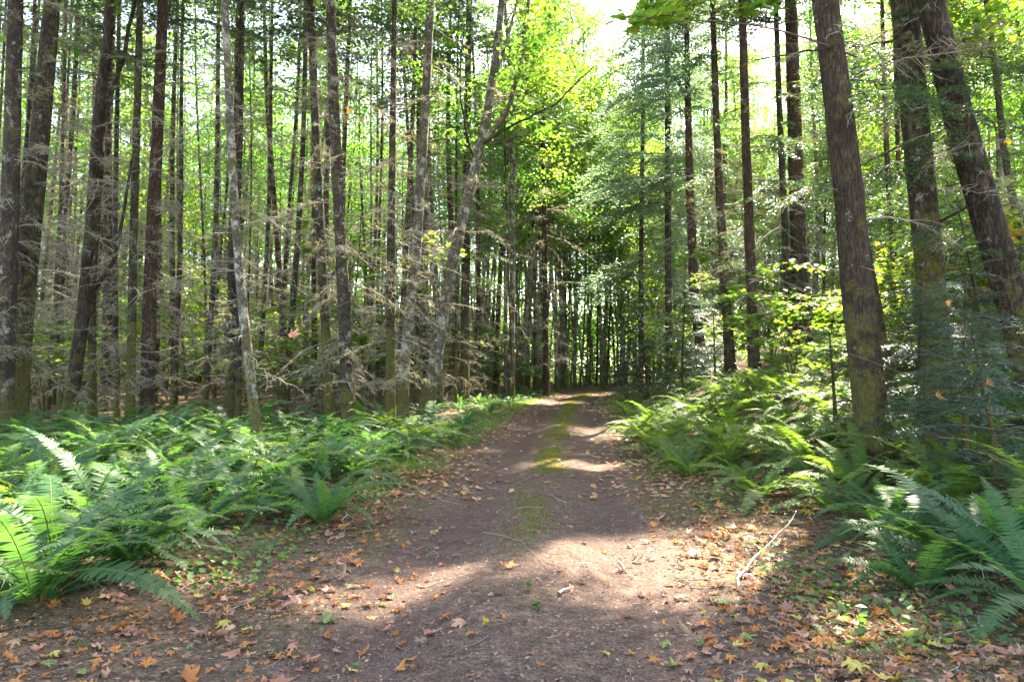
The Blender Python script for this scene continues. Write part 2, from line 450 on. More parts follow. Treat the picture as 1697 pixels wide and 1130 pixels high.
# ------------------------------------------------------------------ branch and bough meshes (local +X outward, Z up)
def dead_branch(seed, L, tuft=.3, fine=True):
    r = np.random.default_rng(seed); b = MB()
    n = 9; s = np.linspace(0, 1, n)
    ph, dr = r.uniform(-.15, .25), r.uniform(.12, .5)
    P = np.stack([L * s, L * (.05 * np.sin(s * 4 + r.uniform(0, 6)) + .02 * r.normal(size=n)), L * (ph * s - dr * s ** 2) + .015 * L * r.normal(size=n)], -1)
    P[0] = 0
    V, F = tube(P, np.interp(s, [0, 1], [.013, .004]) * (L / 1.5) ** .6, 4); b.add(V, F, 0, .35 + .3 * r.random())
    m = int((12 if fine else 9) * L)
    ts = np.sort(r.uniform(.12, 1, m)); side = np.where(np.arange(m) % 2 == 0, 1, -1)
    B0 = np.stack([np.interp(ts, s, P[:, i]) for i in range(3)], -1)
    ln = r.uniform(.18, .55, m) * L * .45 * (1.15 - .6 * ts)
    a = r.uniform(.6, 1.25, m) * side
    D = np.stack([np.cos(a), np.sin(a), r.uniform(-.55, .2, m)], -1)
    Mid = B0 + D * ln[:, None] * .5; D2 = norm(D + np.stack([.25 * r.normal(size=m), .2 * r.normal(size=m), -.35 + .3 * r.normal(size=m)], -1))
    End = Mid + D2 * ln[:, None] * .55
    rr = r.random(m)
    V, F = twigs(B0, Mid, .0058, .0044); b.add(V, F, 0, rep(rr, 6))
    V, F = twigs(Mid, End, .0044, .0024); b.add(V, F, 0, rep(rr, 6))
    kk = 3 if fine else 2
    S0 = np.repeat(B0, kk, 0) + np.repeat(Mid - B0, kk, 0) * r.uniform(.3, 2, (m * kk, 1))
    over = r.uniform(0, 1, (m * kk, 1)); S0 = np.where(over > .5, np.repeat(Mid, kk, 0) + np.repeat(End - Mid, kk, 0) * over, S0)
    SD = norm(np.repeat(D2, kk, 0) + r.normal(size=(m * kk, 3)) * np.array([.6, .6, .35]) + np.array([0, 0, -.15]))
    S1 = S0 + SD * (np.repeat(ln, kk) * r.uniform(.2, .5, m * kk))[:, None]
    V, F = twigs(S0, S1, .0030 if fine else .0055, .0018); b.add(V, F, 0, rep(r.random(m * kk), 6))
    nt_ = int(tuft * 38 * L)
    if nt_:
        i = r.integers(0, m, nt_); C = B0[i] + (Mid[i] - B0[i]) * r.uniform(0, 1.6, (nt_, 1))
        c = np.repeat(C, 4, 0) + r.normal(size=(nt_ * 4, 3)) * .018
        Dn = norm(r.normal(size=(nt_ * 4, 3)) * .5 + np.array([0, 0, -1.0])); N = rdir(nt_ * 4, 0, 1, r)
        V, F = leaves(c, N, Dn, r.uniform(.02, .065, nt_ * 4), .02); b.add(V, F, 1, rep(r.random(nt_ * 4), 4))
    return b

def needle_bough(seed, L, fine=True, droop=.35, up=.1, wide=.42):
    r = np.random.default_rng(seed); b = MB()
    n = 9; s = np.linspace(0, 1, n)
    P = np.stack([L * s, L * .04 * np.sin(s * 5 + r.uniform(0, 6)), L * (up * s - droop * s ** 2)], -1)
    V, F = tube(P, np.interp(s, [0, 1], [.016, .003]) * (L / 2) ** .6, 4); b.add(V, F, 0)
    m = int((15 if fine else 8) * L) + 4
    ts = np.linspace(.1, .985, m); side = np.where(np.arange(m) % 2 == 0, 1, -1)
    B0 = np.stack([np.interp(ts, s, P[:, i]) for i in range(3)], -1)
    ln = wide * L * (1.05 - ts) ** .75 * r.uniform(.6, 1.1, m) + .08
    a = side * r.uniform(.7, 1.15, m)
    D = norm(np.stack([np.cos(a), np.sin(a), r.uniform(-.45, -.02, m)], -1))
    E = B0 + D * ln[:, None] + np.array([0, 0, -1]) * (ln ** 1.5 * .34)[:, None]
    V, F = twigs(B0, E, .004, .0015); b.add(V, F, 0)
    step = .045 if fine else .12
    size, wd = (.11, .042) if fine else (.24, .10)
    C, DD, rr = [], [], []
    for i in range(m):
        q = max(2, int(ln[i] / step)); tt = np.linspace(.06, 1, q)
        sd = np.where(np.arange(q) % 2 == 0, 1, -1)
        side_v = norm(np.cross(D[i], [0, 0, 1.0]))
        d = D[i][None] * .75 + side_v[None] * sd[:, None] * r.uniform(.5, 1, q)[:, None] + np.array([0, 0, -.25])[None] + r.normal(size=(q, 3)) * .18
        C.append(B0[i] + (E[i] - B0[i]) * tt[:, None]); DD.append(d); rr.append(np.clip(np.full(q, r.random()) * .6 + .4 * tt + .1 * r.normal(size=q), 0, 1))
    q = int(L / step * .8); tt = np.linspace(.2, 1, q); side_v = np.array([0, 1, 0])
    C.append(np.stack([np.interp(tt, s, P[:, i]) for i in range(3)], -1)); DD.append(np.array([.8, 0, -.1]) + r.normal(size=(q, 3)) * .5); rr.append(r.random(q))
    C = np.concatenate(C); DD = norm(np.concatenate(DD)); rr = np.concatenate(rr); k = len(C)
    N = norm(np.array([0, 0, 1.0]) + r.normal(size=(k, 3)) * .35)
    V, F = leaves(C, N, DD, size * r.uniform(.6, 1.25, k), wd * r.uniform(.7, 1.2, k)); b.add(V, F, 1, rep(rr, 4))
    return b

def maple_tpl():
    tips = [(0, 1.0), (.62, .93), (1.32, .62), (-.62, .93), (-1.32, .62)]
    pts = []
    for a, l in sorted(tips):
        pts += [(a - .30, l * .50), (a - .13, l * .74), (a, l), (a + .13, l * .74)]
    last = sorted(tips)[-1]
    pts.append((last[0] + .30, last[1] * .45)); pts.append((2.6, .22)); pts.insert(0, (-2.6, .22))
    out = [(.30, 0, 0)] + [(.30 + .72 * l * math.cos(a), .72 * l * math.sin(a), 0) for a, l in pts]
    V = np.array(out); n = len(pts)
    F = np.array([[0, i + 1, (i + 1) % n + 1] for i in range(n)])
    V[:, 2] = .05 * np.abs(V[:, 1]) * 2
    return V, F
MAP_V, MAP_F = maple_tpl()
# a light five-lobed leaf for crowns in view
M5_V = np.array([[0, 0, 0], [.18, .42, .05], [.42, .30, .03], [.62, .62, .04], [.70, .22, .02], [1, 0, -.05], [.70, -.22, .02], [.62, -.62, .04], [.42, -.30, .03], [.18, -.42, .05]])
M5_F = np.array([[0, 2, 1], [0, 4, 2], [2, 4, 3], [0, 5, 4], [0, 6, 5], [0, 8, 6], [8, 7, 6], [0, 9, 8]])

def leafy_bough(seed, L, nleaf, size, maple=False, flat=.5):
    r = np.random.default_rng(seed); b = MB()
    n = 8; s = np.linspace(0, 1, n)
    P = np.stack([L * s, L * .06 * np.sin(s * 4 + r.uniform(0, 6)), L * (.22 * s - .26 * s ** 2 + .02 * r.normal(size=n))], -1); P[0] = 0
    V, F = tube(P, np.interp(s, [0, 1], [.014, .003]) * (L / 2) ** .5, 4); b.add(V, F, 0)
    m = int(7 * L) + 3
    ts = r.uniform(.2, 1, m); a = r.uniform(.4, 1.2, m) * np.where(np.arange(m) % 2 == 0, 1, -1)
    B0 = np.stack([np.interp(ts, s, P[:, i]) for i in range(3)], -1)
    ln = r.uniform(.2, .42, m) * L * (1.2 - .6 * ts)
    D = norm(np.stack([np.cos(a), np.sin(a), r.uniform(-.3, .35, m)], -1)); E = B0 + D * ln[:, None]
    V, F = twigs(B0, E, .005, .0018); b.add(V, F, 0)
    i = r.integers(0, m, nleaf); tt = r.uniform(.15, 1.08, (nleaf, 1))
    C = B0[i] + (E[i] - B0[i]) * tt + r.normal(size=(nleaf, 3)) * np.array([.09, .09, .05]) * L * .5
    N = norm(np.array([0, 0, 1.0]) + r.normal(size=(nleaf, 3)) * flat)
    DD = norm(D[i] + r.normal(size=(nleaf, 3)) * .8 + np.array([0, 0, -.3]))
    sz = size * r.uniform(.6, 1.25, nleaf)
    if maple: V, F = leaves(C, N, DD, sz, sz, M5_V, M5_F); k = len(M5_V)
    else: V, F = leaves(C, N, DD, sz, sz * .72); k = 4
    b.add(V, F, 1, rep(r.random(nleaf), k))
    return b

DEAD = [dead_branch(100 + i, L, tf) for i, (L, tf) in enumerate([(1.0, .15), (1.4, .3), (1.8, .5), (2.2, .25), (1.6, .9), (2.5, .5), (1.2, .0), (2.0, .05)])]
DEAD_ME = [b.build('dead_branch', [M['dead'], M['tuft']]) for b in DEAD]
DEAD_C = [dead_branch(140 + i, L, .12, False) for i, L in enumerate([1.2, 1.7, 2.1, 1.5])]
BOUGH = [needle_bough(200 + i, L, True, d, u) for i, (L, d, u) in enumerate([(1.6, .3, .1), (2.2, .4, .15), (2.8, .45, .1), (2.0, .6, .2)])]
BOUGH_ME = [b.build('needle_bough', [M['twig'], M['needle']]) for b in BOUGH]
BOUGH_B_ME = [needle_bough(215 + i, L, True, d, u, .5).build('needle_bough', [M['twig'], M['needle_soft']]) for i, (L, d, u) in enumerate([(1.6, .55, .2), (2.2, .7, .25), (2.8, .65, .15), (2.0, .85, .3)])]
BOUGH_L_ME = [needle_bough(222 + i, L, True, d, u, .4).build('needle_bough', [M['twig'], M['needle']]) for i, (L, d, u) in enumerate([(1.6, .35, .1), (2.2, .45, .15), (2.8, .4, .05), (2.0, .5, .2)])]
BOUGH_C = [needle_bough(230 + i, L, False, d, u) for i, (L, d, u) in enumerate([(1.6, .3, .1), (2.4, .42, .12), (3.0, .45, .1)])]
LEAFY = [leafy_bough(260 + i, L, n, .11) for i, (L, n) in enumerate([(1.4, 110), (2.0, 190), (2.6, 260)])]
LEAFY_ME = [b.build('leafy_bough', [M['twig'], M['alder_leaf']]) for b in LEAFY]
MAPLE = [leafy_bough(280 + i, L, n, .17, True, .3) for i, (L, n) in enumerate([(1.3, 60), (1.9, 95), (2.4, 140)])]
MAPLE_ME = [b.build('maple_bough', [M['twig'], M['maple_leaf']]) for b in MAPLE]
MAPLE_Y_ME = [b.build('maple_bough', [M['twig'], M['yellow_leaf']]) for b in MAPLE[:2]]

def RT(loc, az, pitch=0.0, roll=0.0, sc=1.0):
    return np.array(Matrix.Translation(Vector([float(a) for a in loc])) @ Euler((roll, -pitch, az), 'XYZ').to_matrix().to_4x4() @ Matrix.Scale(sc, 4))

# ------------------------------------------------------------------ sun flecks seen in the photograph (gaps in the canopy towards the sun)
FLECKS = []
for px, py, rad in [(975, 912, .40), (1010, 968, .34), (1050, 935, .2), (1290, 955, .42), (1245, 895, .25), (1370, 1010, .04), (1150, 985, .10), (985, 778, .4), (925, 768, .3), (968, 712, .5),
                    (740, 955, .22), (605, 1015, .2), (960, 652, 1.0), (1560, 1060, .2), (1095, 720, 1.3), (1160, 710, 1.3), (1220, 690, 1.5), (1200, 655, 1.6), (1290, 650, 1.6), (1340, 700, 1.2), (1420, 650, 1.2), (1150, 650, 1.6),
                    (250, 770, .6), (120, 775, .5), (400, 790, .3), (350, 745, .6), (760, 680, .7), (700, 670, .6), (1500, 800, .5), (1650, 850, .4), (30, 790, .4), (1380, 620, 1.2)]:
    p = at_ground(px, py); FLECKS.append((p[0], p[1], p[2], rad))
FLECKS = np.array(FLECKS)
def in_gap(p, size, fl=None):
    fl = FLECKS if fl is None else fl
    p = np.atleast_2d(p)
    t = (p[:, None, 2] - fl[None, :, 2]) / SUN_DIR[2]
    q = p[:, None, :2] - SUN_DIR[:2] * t[..., None]
    return bool((np.hypot(q[..., 0] - fl[None, :, 0], q[..., 1] - fl[None, :, 1]) < fl[None, :, 3] + np.atleast_1d(size)[:, None]).any())

# ------------------------------------------------------------------ trees
def trunk_mesh(P, R, mat, ns=14, rough=.06, seed=0, flare=1.45, knots=()):
    P = np.asarray(P, float); R = np.array(R, float)
    r = np.random.default_rng(seed)
    L = np.concatenate([[0], np.cumsum(np.linalg.norm(np.diff(P, axis=0), axis=1))])
    fine = ns >= 24
    near = np.concatenate([np.arange(0, 1.2, .07 if fine else .15), np.arange(1.2, min(L[-1], 14), .09 if fine else .35), np.arange(14, L[-1], 1.2), [L[-1]]])
    near = np.unique(near[near <= L[-1]])
    Q = np.stack([np.interp(near, L, P[:, i]) for i in range(3)], -1)
    ker = np.array([1, 2, 3, 2, 1]) / 9.0
    for i in range(2):
        pad = np.concatenate([Q[:1, i]] * 2 + [Q[:, i]] + [Q[-1:, i]] * 2); Q[2:-2, i] = np.convolve(pad, ker, 'valid')[2:-2]
    rad = np.interp(near, L, R) * (1 + (flare - 1) * np.exp(-near / .35))
    a = np.arange(ns) / ns * TAU
    ph = r.uniform(0, TAU, 4)
    bump = 1 + rough * (np.sin(3 * a[None] + ph[0] + .3 * near[:, None]) * .6 + np.sin(5 * a[None] + ph[1] - .5 * near[:, None]) * .5 * np.exp(-near / 1.5)[:, None] * 2) + rough * .6 * r.normal(size=(len(near), ns))
    if fine:
        aa, zz = np.meshgrid(a, near); cx_, cy2 = np.cos(aa) * 2.2 + seed, np.sin(aa) * 2.2
        f1 = np.abs(vnoise(cx_ * 2.2 + zz * .25, cy2 * 2.2 + zz * .18, 1.0, 41) - .5) * 2
        f2 = vnoise(cx_ * 3.1 - zz * .9, cy2 * 3.1 + zz * .9, 1.0, 43) - .5
        bump = 1 + .08 * (f1 - .4) + .05 * f2 + .03 * np.sin(2 * aa + ph[2] + .7 * zz) + .10 * np.exp(-near / .4)[:, None] * np.sin(4 * aa + ph[3])
    for kz, ka, kh in knots:
        bump = bump + kh * np.exp(-((near[:, None] - kz) / .22) ** 2 - (np.angle(np.exp(1j * (a[None] - ka))) / .9) ** 2)
    Q[0, 2] -= .25
    b = MB(); V, F = tube(Q, rad, ns, bump); b.add(V, F)
    return b.build('trunk', mat), near, Q, rad

def axis_at(P, z):
    return np.array([np.interp(z, P[:, 2], P[:, 0]), np.interp(z, P[:, 2], P[:, 1]), z])

def near_tree(name, label, cat, pix, wid, bark, H=24, kind='conifer', dead=(1.0, 12, 40), crown=(11, 50, 2.6), group=None, base=None, seed=0, ns=14, depth=None, boughs=None, dscale=1.0, rough=.06, knots=(), low=0):
    """pix: pixel polyline from base to top of frame, wid: pixel widths (base, top)"""
    r = np.random.default_rng(1000 + seed)
    b0 = at_ground(*pix[0]) if depth is None else at_depth(*pix[0], depth)
    Yd = b0[1]
    if depth is not None: b0[2] = g(b0[0], b0[1])
    pts = [b0] + [at_depth(px, py, Yd) for px, py in pix[1:]]
    lean = r.normal() * .012
    pts = np.array(pts); pts[:, 1] += lean * (pts[:, 2] - b0[2])
    r0 = .92 * wid[0] / 2 * Yd / FOC; r1 = .92 * wid[1] / 2 * Yd / FOC
    zt = pts[-1, 2]
    if b0[2] + H > zt + 1:
        d = (pts[-1] - pts[-2]) / max(pts[-1, 2] - pts[-2, 2], .1)
        for kx in (.33, .66, 1.0):
            z = zt + (b0[2] + H - zt) * kx
            pts = np.vstack([pts, pts[-1] + np.array([d[0] * .6, d[1] * .6, 1.0]) * (z - pts[-1, 2])]); d = d * .6
    R = np.interp(pts[:, 2], [b0[2], zt, max(b0[2] + H, zt + .1)], [r0, r1, .02])
    root = empty(name, b0); tag(root, label, cat, group)
    loc = pts - b0
    me, _, Q, rad = trunk_mesh(loc, R, bark, ns, rough, seed, 1.45, knots)
    trunk_o = obj('trunk', me, root)
    Zs = lambda z: axis_at(Q, z)
    z0, z1, nd = dead[0], dead[1], dead[2]
    for i in range(int(nd * (1.5 if b0[0] < 1 else 1.25))):
        z = z0 + (z1 - z0) * r.random() ** 1.35; p = Zs(z); k = r.integers(0, len(DEAD_ME))
        az = r.uniform(0, TAU); sc = dscale * r.uniform(.5, 1.0); ax = np.array([math.cos(az), math.sin(az), -.1]) * sc * 1.8
        if b0[0] > 2 and in_gap(np.array([b0 + p + ax * q for q in (.2, .6, 1.0)]), .0, FLECKS[:9]): continue
        obj('dead_branch', DEAD_ME[k], trunk_o, p, (r.normal() * .4, -r.normal() * .18 + .05, az), sc)
    if crown:
        c0, nb, bl = crown
        top = obj('crown', None, root); top.empty_display_size = .2
        ms = {'conifer': BOUGH_ME, 'blue': BOUGH_B_ME, 'leafy': LEAFY_ME, 'maple': MAPLE_ME}[kind if boughs is None else boughs]
        bl = bl * (1.15 if b0[0] > 2 else 1.25)
        for i in range(int(nb * (3.8 if b0[0] > 2 else 1.15))):
            f = r.random() ** .9; z = c0 + (H - .5 - c0) * f; p = Zs(z)
            L = bl * (1 - .75 * f) * r.uniform(.7, 1.15); az = r.uniform(0, TAU); k = r.integers(0, len(ms))
            sc = L / [1.6, 2.2, 2.8, 2.0][k % 4] * (1.0 if ms in (BOUGH_ME, BOUGH_B_ME) else 1.15)
            ax = np.array([math.cos(az), math.sin(az), -.12]) * L
            if in_gap(np.array([b0 + p + ax * q for q in (.2, .5, .8, 1.0)]), L * np.array([.08, .20, .15, .04])): continue
            obj('bough', ms[k], top, p, (r.normal() * .15, -(.15 + .25 * f) * (1 if kind != 'conifer' else .6) + r.normal() * .1, az), sc)
    for i in range(low):
        z = r.uniform(2.2, 9.5); az = r.uniform(0, TAU); k = r.integers(0, 4); sc = r.uniform(.45, .95)
        ax = np.array([math.cos(az), math.sin(az), -.2]) * sc * 2
        if in_gap(np.array([b0 + Zs(z) + ax * q for q in (.3, .8)]), .1, FLECKS[:9]): continue
        obj('bough', BOUGH_L_ME[k], top, Zs(z), (r.normal() * .2, r.normal() * .15, az), sc)
    return root, b0, Q

def limb(tree, pix, w0, w1, mat, dy=(0.0, 0.0), n=3):
    """a single limb of a tree, at the tree's own distance; dy bends it towards or away from the viewer"""
    root, b0, Q = tree
    P = np.array([at_depth(px, py, b0[1] + dy[0] + (dy[1] - dy[0]) * i / (len(pix) - 1)) for i, (px, py) in enumerate(pix)]) - b0
    L = np.concatenate([[0], np.cumsum(np.linalg.norm(np.diff(P, axis=0), axis=1))]); t = np.linspace(0, L[-1], 16)
    P = np.stack([np.interp(t, L, P[:, i]) for i in range(3)], -1)
    for i in range(3): P[1:-1, i] = (P[:-2, i] + 2 * P[1:-1, i] + P[2:, i]) / 4
    r = np.random.default_rng(int(pix[0][0])); P[1:-1] += r.normal(size=(14, 3)) * .012 * L[-1] * .3
    b = MB(); V, F = tube(P, np.interp(t, [0, L[-1]], [w0, w1]) / 2 * b0[1] / FOC, 8); b.add(V, F)
    o = obj('limb', b.build('limb', mat), root)
    for i in range(n):
        j = int(r.integers(5, 16)); d = P[min(j, 15)] - P[j - 2]
        obj('dead_branch', DEAD_ME[int(r.integers(0, len(DEAD_ME)))], o, P[min(j, 15)], (r.normal() * .4, r.normal() * .3, math.atan2(d[1], d[0]) + r.normal() * .7), r.uniform(.3, .6))
F_, S_, A_, MO_, RD_ = M['fir'], M['spruce'], M['alder'], M['fir_moss'], M['fir_red']
T = near_tree
T('fir_tree', 'pale mottled conifer trunk cut by the left edge of the picture', 'tree', [(4, 735), (12, 400), (20, 0)], (32, 25), S_, 26, seed=1, dead=(2, 11, 34), ns=28)
T('fir_tree', 'thick dark mossy conifer near the left edge, leaning slightly right', 'tree', [(22, 728), (45, 430), (66, 220), (86, 0)], (39, 27), MO_, 27, seed=2, dead=(1.5, 11, 42), ns=28, knots=((2.0, 1, .15), (4.0, 4, .15)))
crooked = T('maple_tree', 'dark crooked tree with a bent side limb rising from its lower fork', 'tree', [(110, 716), (140, 520), (155, 360), (166, 200), (192, 0)], (24, 15), M['fir'], 20, kind='leafy', seed=3, dead=(2, 9, 12), crown=(9, 45, 2.6))
T('conifer_tree', 'slender dark conifer just beside the crooked forked tree', 'tree', [(153, 712), (152, 480), (165, 300), (176, 60)], (15, 10), MO_, 17, seed=4, dead=(1, 9, 30), crown=(9, 26, 1.6))
T('conifer_tree', 'slim pale olive conifer directly beside a thicker reddish brown trunk', 'tree', [(215, 712), (222, 420), (236, 0)], (16, 11), MO_, 20, seed=5, dead=(1, 10, 36), crown=(10, 30, 1.8))
T('fir_tree', 'straight thick reddish brown conifer standing behind the bed of ferns', 'tree', [(242, 712), (248, 420), (258, 200), (265, 0)], (25, 18), RD_, 27, seed=6, dead=(1.2, 11, 38))
T('alder_tree', 'slim pale barked alder leaning left, rising out of the ferns', 'tree', [(430, 752), (418, 640), (400, 480), (388, 300), (376, 0)], (18, 13), M['alder'], 19, kind='leafy', dscale=.75, seed=7, dead=(1.5, 8, 30), crown=(9.5, 34, 2.0))
T('fir_tree', 'dark brown conifer close behind the leaning pale alder', 'tree', [(383, 690), (388, 420), (396, 200), (400, 0)], (22, 15), M['fir'], 27, seed=8, dead=(1, 12, 46))
T('conifer_tree', 'mossy brown conifer with lichen, second of the pair beside the fern clump', 'tree', [(548, 712), (540, 560), (526, 300), (513, 0)], (18, 13), MO_, 22, dscale=.75, seed=9, dead=(1.2, 10, 46), crown=(10, 36, 2.2))
T('spruce_tree', 'flaky pale mottled spruce trunk rising behind the front fern clump', 'tree', [(578, 724), (572, 520), (560, 280), (551, 0)], (25, 16), S_, 25, dscale=.75, seed=10, dead=(1, 11, 60), crown=(11, 48, 2.4))
T('conifer_tree', 'thin upright mossy conifer at the grassy edge of the track', 'tree', [(646, 714), (648, 480), (652, 200), (655, 0)], (19, 9), MO_, 17, dscale=.75, seed=11, dead=(1, 9.5, 80), crown=(9.5, 26, 1.6))
T('alder_tree', 'pale mottled alder behind the thin mossy conifer by the track', 'tree', [(666, 702), (674, 560), (690, 420), (704, 200), (714, 0)], (20, 15), A_, 22, kind='leafy', seed=12, dead=(3, 11, 30), crown=(10, 46, 2.6))
leaner = T('alder_tree', 'pale lichened alder leaning strongly right beside the track', 'tree', [(702, 698), (728, 560), (752, 420), (782, 300), (806, 200), (822, 90), (832, 0)], (26, 12), A_, 19, kind='leafy', seed=13, dead=(5, 10, 14), crown=(9, 60, 2.8))
T('conifer_tree', 'green mossy conifer behind ferns past the leaning alder', 'tree', [(769, 644), (772, 400), (776, 120), (778, 0)], (17, 11), MO_, 25, low=8, seed=14, dead=(1, 14, 60), depth=27, crown=(13, 44, 2.4))
T('conifer_tree', 'thin dark sapling trunk at the far track edge, curving right at the top', 'tree', [(820, 652), (826, 500), (838, 300), (850, 150), (872, 20)], (9, 6), M['fir'], 16, kind='leafy', seed=15, dead=(2, 10, 24), crown=(8, 24, 1.8))
T('conifer_tree', 'tall brown conifer straight behind the far bend of the track', 'tree', [(905, 632), (902, 400), (899, 180), (898, 20)], (11, 7), RD_, 27, seed=16, dead=(1.5, 14, 70), depth=36, crown=(14, 50, 2.6), dscale=1.2)
# right hand side
bigone = T('cedar_tree', 'thick dark brown trunk standing in ferns on the near right bank', 'tree', [(1452, 792), (1440, 640), (1424, 500), (1411, 320), (1392, 150), (1374, 0)], (54, 47), M['cedar'], 28, low=10, seed=21, dead=(3.5, 11, 16), crown=(9.5, 85, 3.6), ns=48, knots=((2.7, 2.4, .16), (3.0, 5.6, .14), (4.6, 2.0, .12), (1.2, .5, .08)))
T('cedar_tree', 'dark trunk half hidden directly behind the thick near trunk', 'tree', [(1476, 735), (1461, 600), (1434, 450), (1408, 300), (1384, 100), (1372, 0)], (36, 22), M['cedar'], 26, seed=22, dead=(4, 11, 8), crown=(10, 70, 3.4), depth=11.5)
mottled = T('fir_tree', 'thick mottled fir with mossy base between two big dark trunks', 'tree', [(1562, 700), (1550, 520), (1531, 300), (1518, 140), (1506, 0)], (50, 43), MO_, 29, low=16, seed=23, dead=(2.5, 11, 26), crown=(9.5, 85, 3.6), ns=40)
T('fir_tree', 'thick dark trunk leaning hard left across the right edge', 'tree', [(1722, 690), (1690, 540), (1640, 380), (1590, 210), (1538, 0)], (54, 44), M['fir'], 26, low=16, seed=24, dead=(3, 10, 16), crown=(10, 70, 3.4), ns=40, depth=10.3)
tallfir = T('fir_tree', 'tall dark fir on the bank with moss tufted twigs, left of the thick near trunk', 'tree', [(1330, 582), (1322, 430), (1314, 220), (1305, 0)], (31, 21), M['fir_red'], 29, low=12, seed=25, dead=(2, 13, 50), crown=(11, 62, 3.0))
T('fir_tree', 'slim straight reddish fir on the bank, nearer the big firs of the pair', 'tree', [(1251, 628), (1243, 430), (1234, 220), (1227, 0)], (20, 13), RD_, 26, low=12, seed=26, dead=(2, 13, 44), crown=(12, 40, 2.6))
T('fir_tree', 'slim reddish fir with orange lit base, nearer the track of the bank pair', 'tree', [(1212, 622), (1199, 430), (1188, 220), (1182, 20)], (19, 10), RD_, 25, low=12, seed=27, dead=(2, 14, 40), crown=(13, 36, 2.4))
T('hemlock_tree', 'hazy conifer with drooping blue green boughs over the far right verge', 'tree', [(1166, 612), (1150, 480), (1143, 300), (1139, 90)], (20, 10), RD_, 26, kind='blue', seed=28, dead=(2, 8, 24), crown=(5.0, 32, 3.4), depth=26)
T('hemlock_tree', 'feathery hemlock standing behind the far right verge, beyond the hazy pair', 'tree', [(1062, 612), (1062, 400), (1064, 200), (1064, 40)], (10, 6), M['fir'], 26, kind='blue', seed=35, dead=(3, 9, 14), depth=36, crown=(6, 24, 3.4))
T('conifer_tree', 'thin dark trunk just behind the tall dark fir on the bank', 'tree', [(1309, 540), (1300, 380), (1290, 180), (1284, 20)], (14, 9), M['fir'], 24, low=8, seed=29, dead=(3, 15, 30), depth=24, crown=(13, 40, 2.2))
T('hemlock_tree', 'grey hazy conifer trunk with blue green crown beyond the verge', 'tree', [(1108, 600), (1106, 400), (1104, 200), (1102, 60)], (13, 9), M['fir'], 25, kind='blue', seed=30, dead=(3, 10, 20), depth=31, crown=(7, 30, 3.6))
T('alder_tree', 'thin orange brown stem between the two thick dark trunks', 'tree', [(1490, 520), (1478, 400), (1468, 260), (1462, 100)], (11, 8), RD_, 17, kind='maple', seed=31, dead=(3, 9, 6), depth=21, crown=(8, 30, 2.4))
T('alder_tree', 'thinner orange brown stem beside its twin, nearer the mottled fir', 'tree', [(1506, 520), (1494, 400), (1488, 250), (1484, 100)], (9, 7), RD_, 15, kind='maple', seed=32, dead=(3, 9, 6), depth=22.5, crown=(8, 26, 2.2))
T('maple_tree', 'mossy crooked maple with yellowing leaves at the far right', 'tree', [(1712, 470), (1690, 380), (1668, 260), (1655, 120), (1640, 0)], (14, 9), MO_, 15, kind='maple', seed=33, dead=(2, 8, 6), depth=15, crown=(6, 22, 2.0))

limb(crooked, [(136, 500), (152, 480), (176, 455), (194, 420), (203, 360), (212, 300), (222, 250)], 9, 3, M['fir'], (0, -.3), 2)
limb(crooked, [(164, 225), (182, 165), (202, 100), (222, 20), (230, -40)], 9, 5, M['fir'], (0, .4), 3)
limb(leaner, [(802, 232), (835, 200), (858, 130), (872, 40), (880, -40)], 9, 5, A_, (0, -.5), 2)
limb(leaner, [(800, 240), (845, 208), (915, 178), (985, 110)], 5, 2, M['fir'], (0, -1.0), 3)
limb(leaner, [(824, 120), (842, 60), (866, -30)], 6, 4, A_, (0, .6), 2)
limb(leaner, [(790, 275), (770, 210), (762, 130), (770, 40)], 5, 2, M['fir'], (0, .8), 3)
limb(mottled, [(1510, 66), (1450, 72), (1408, 80)], 6, 3, M['fir'], (0, -.6), 2)
limb(mottled, [(1512, 84), (1462, 106), (1418, 128)], 5, 2, M['fir'], (0, -.8), 2)
limb(mottled, [(1548, 372), (1600, 345), (1646, 316)], 6, 2, M['fir'], (0, -.9), 2)
limb(mottled, [(1520, 230), (1470, 252), (1400, 290)], 4, 2, M['fir'], (0, -.5), 3)
limb(bigone, [(1422, 365), (1470, 360), (1512, 366)], 5, 2, M['dead'], (0, -.4), 2)
limb(bigone, [(1400, 75), (1340, 85), (1250, 100)], 5, 2, M['fir'], (0, -.5), 3)
limb(tallfir, [(1315, 300), (1260, 330), (1180, 345)], 5, 2, M['dead'], (0, -.8), 4)
limb(tallfir, [(1320, 360), (1270, 390), (1215, 440)], 5, 2, M['dead'], (0, -.8), 4)

# ------------------------------------------------------------------ shared meshes for the trees further in
def bg_trunk(seed, H, r0, mat, wob=.15):
    r = np.random.default_rng(seed)
    z = np.linspace(0, H, 9)
    P = np.stack([wob * np.sin(z * .25 + r.uniform(0, 6)) + r.normal() * .02 * z, wob * np.sin(z * .21 + r.uniform(0, 6)) + r.normal() * .02 * z, z], -1); P[:, :2] -= P[0, :2]
    me, near, Q, rad = trunk_mesh(P, np.interp(z, [0, H], [r0, .03]), mat, 9, .05, seed, 1.25)
    return me, Q

def branchwork(seed, Q, z0, z1, n, sc=(.5, 1.0)):
    r = np.random.default_rng(seed); b = MB()
    for i in range(n):
        z = r.uniform(z0, z1); k = r.integers(0, len(DEAD_C))
        b.merge(DEAD_C[k], RT(axis_at(Q, z), r.uniform(0, TAU), r.normal() * .18, r.normal() * .3, r.uniform(*sc)), r.normal() * .15)
    return b.build('dead_branchwork', [M['dead'], M['tuft']])

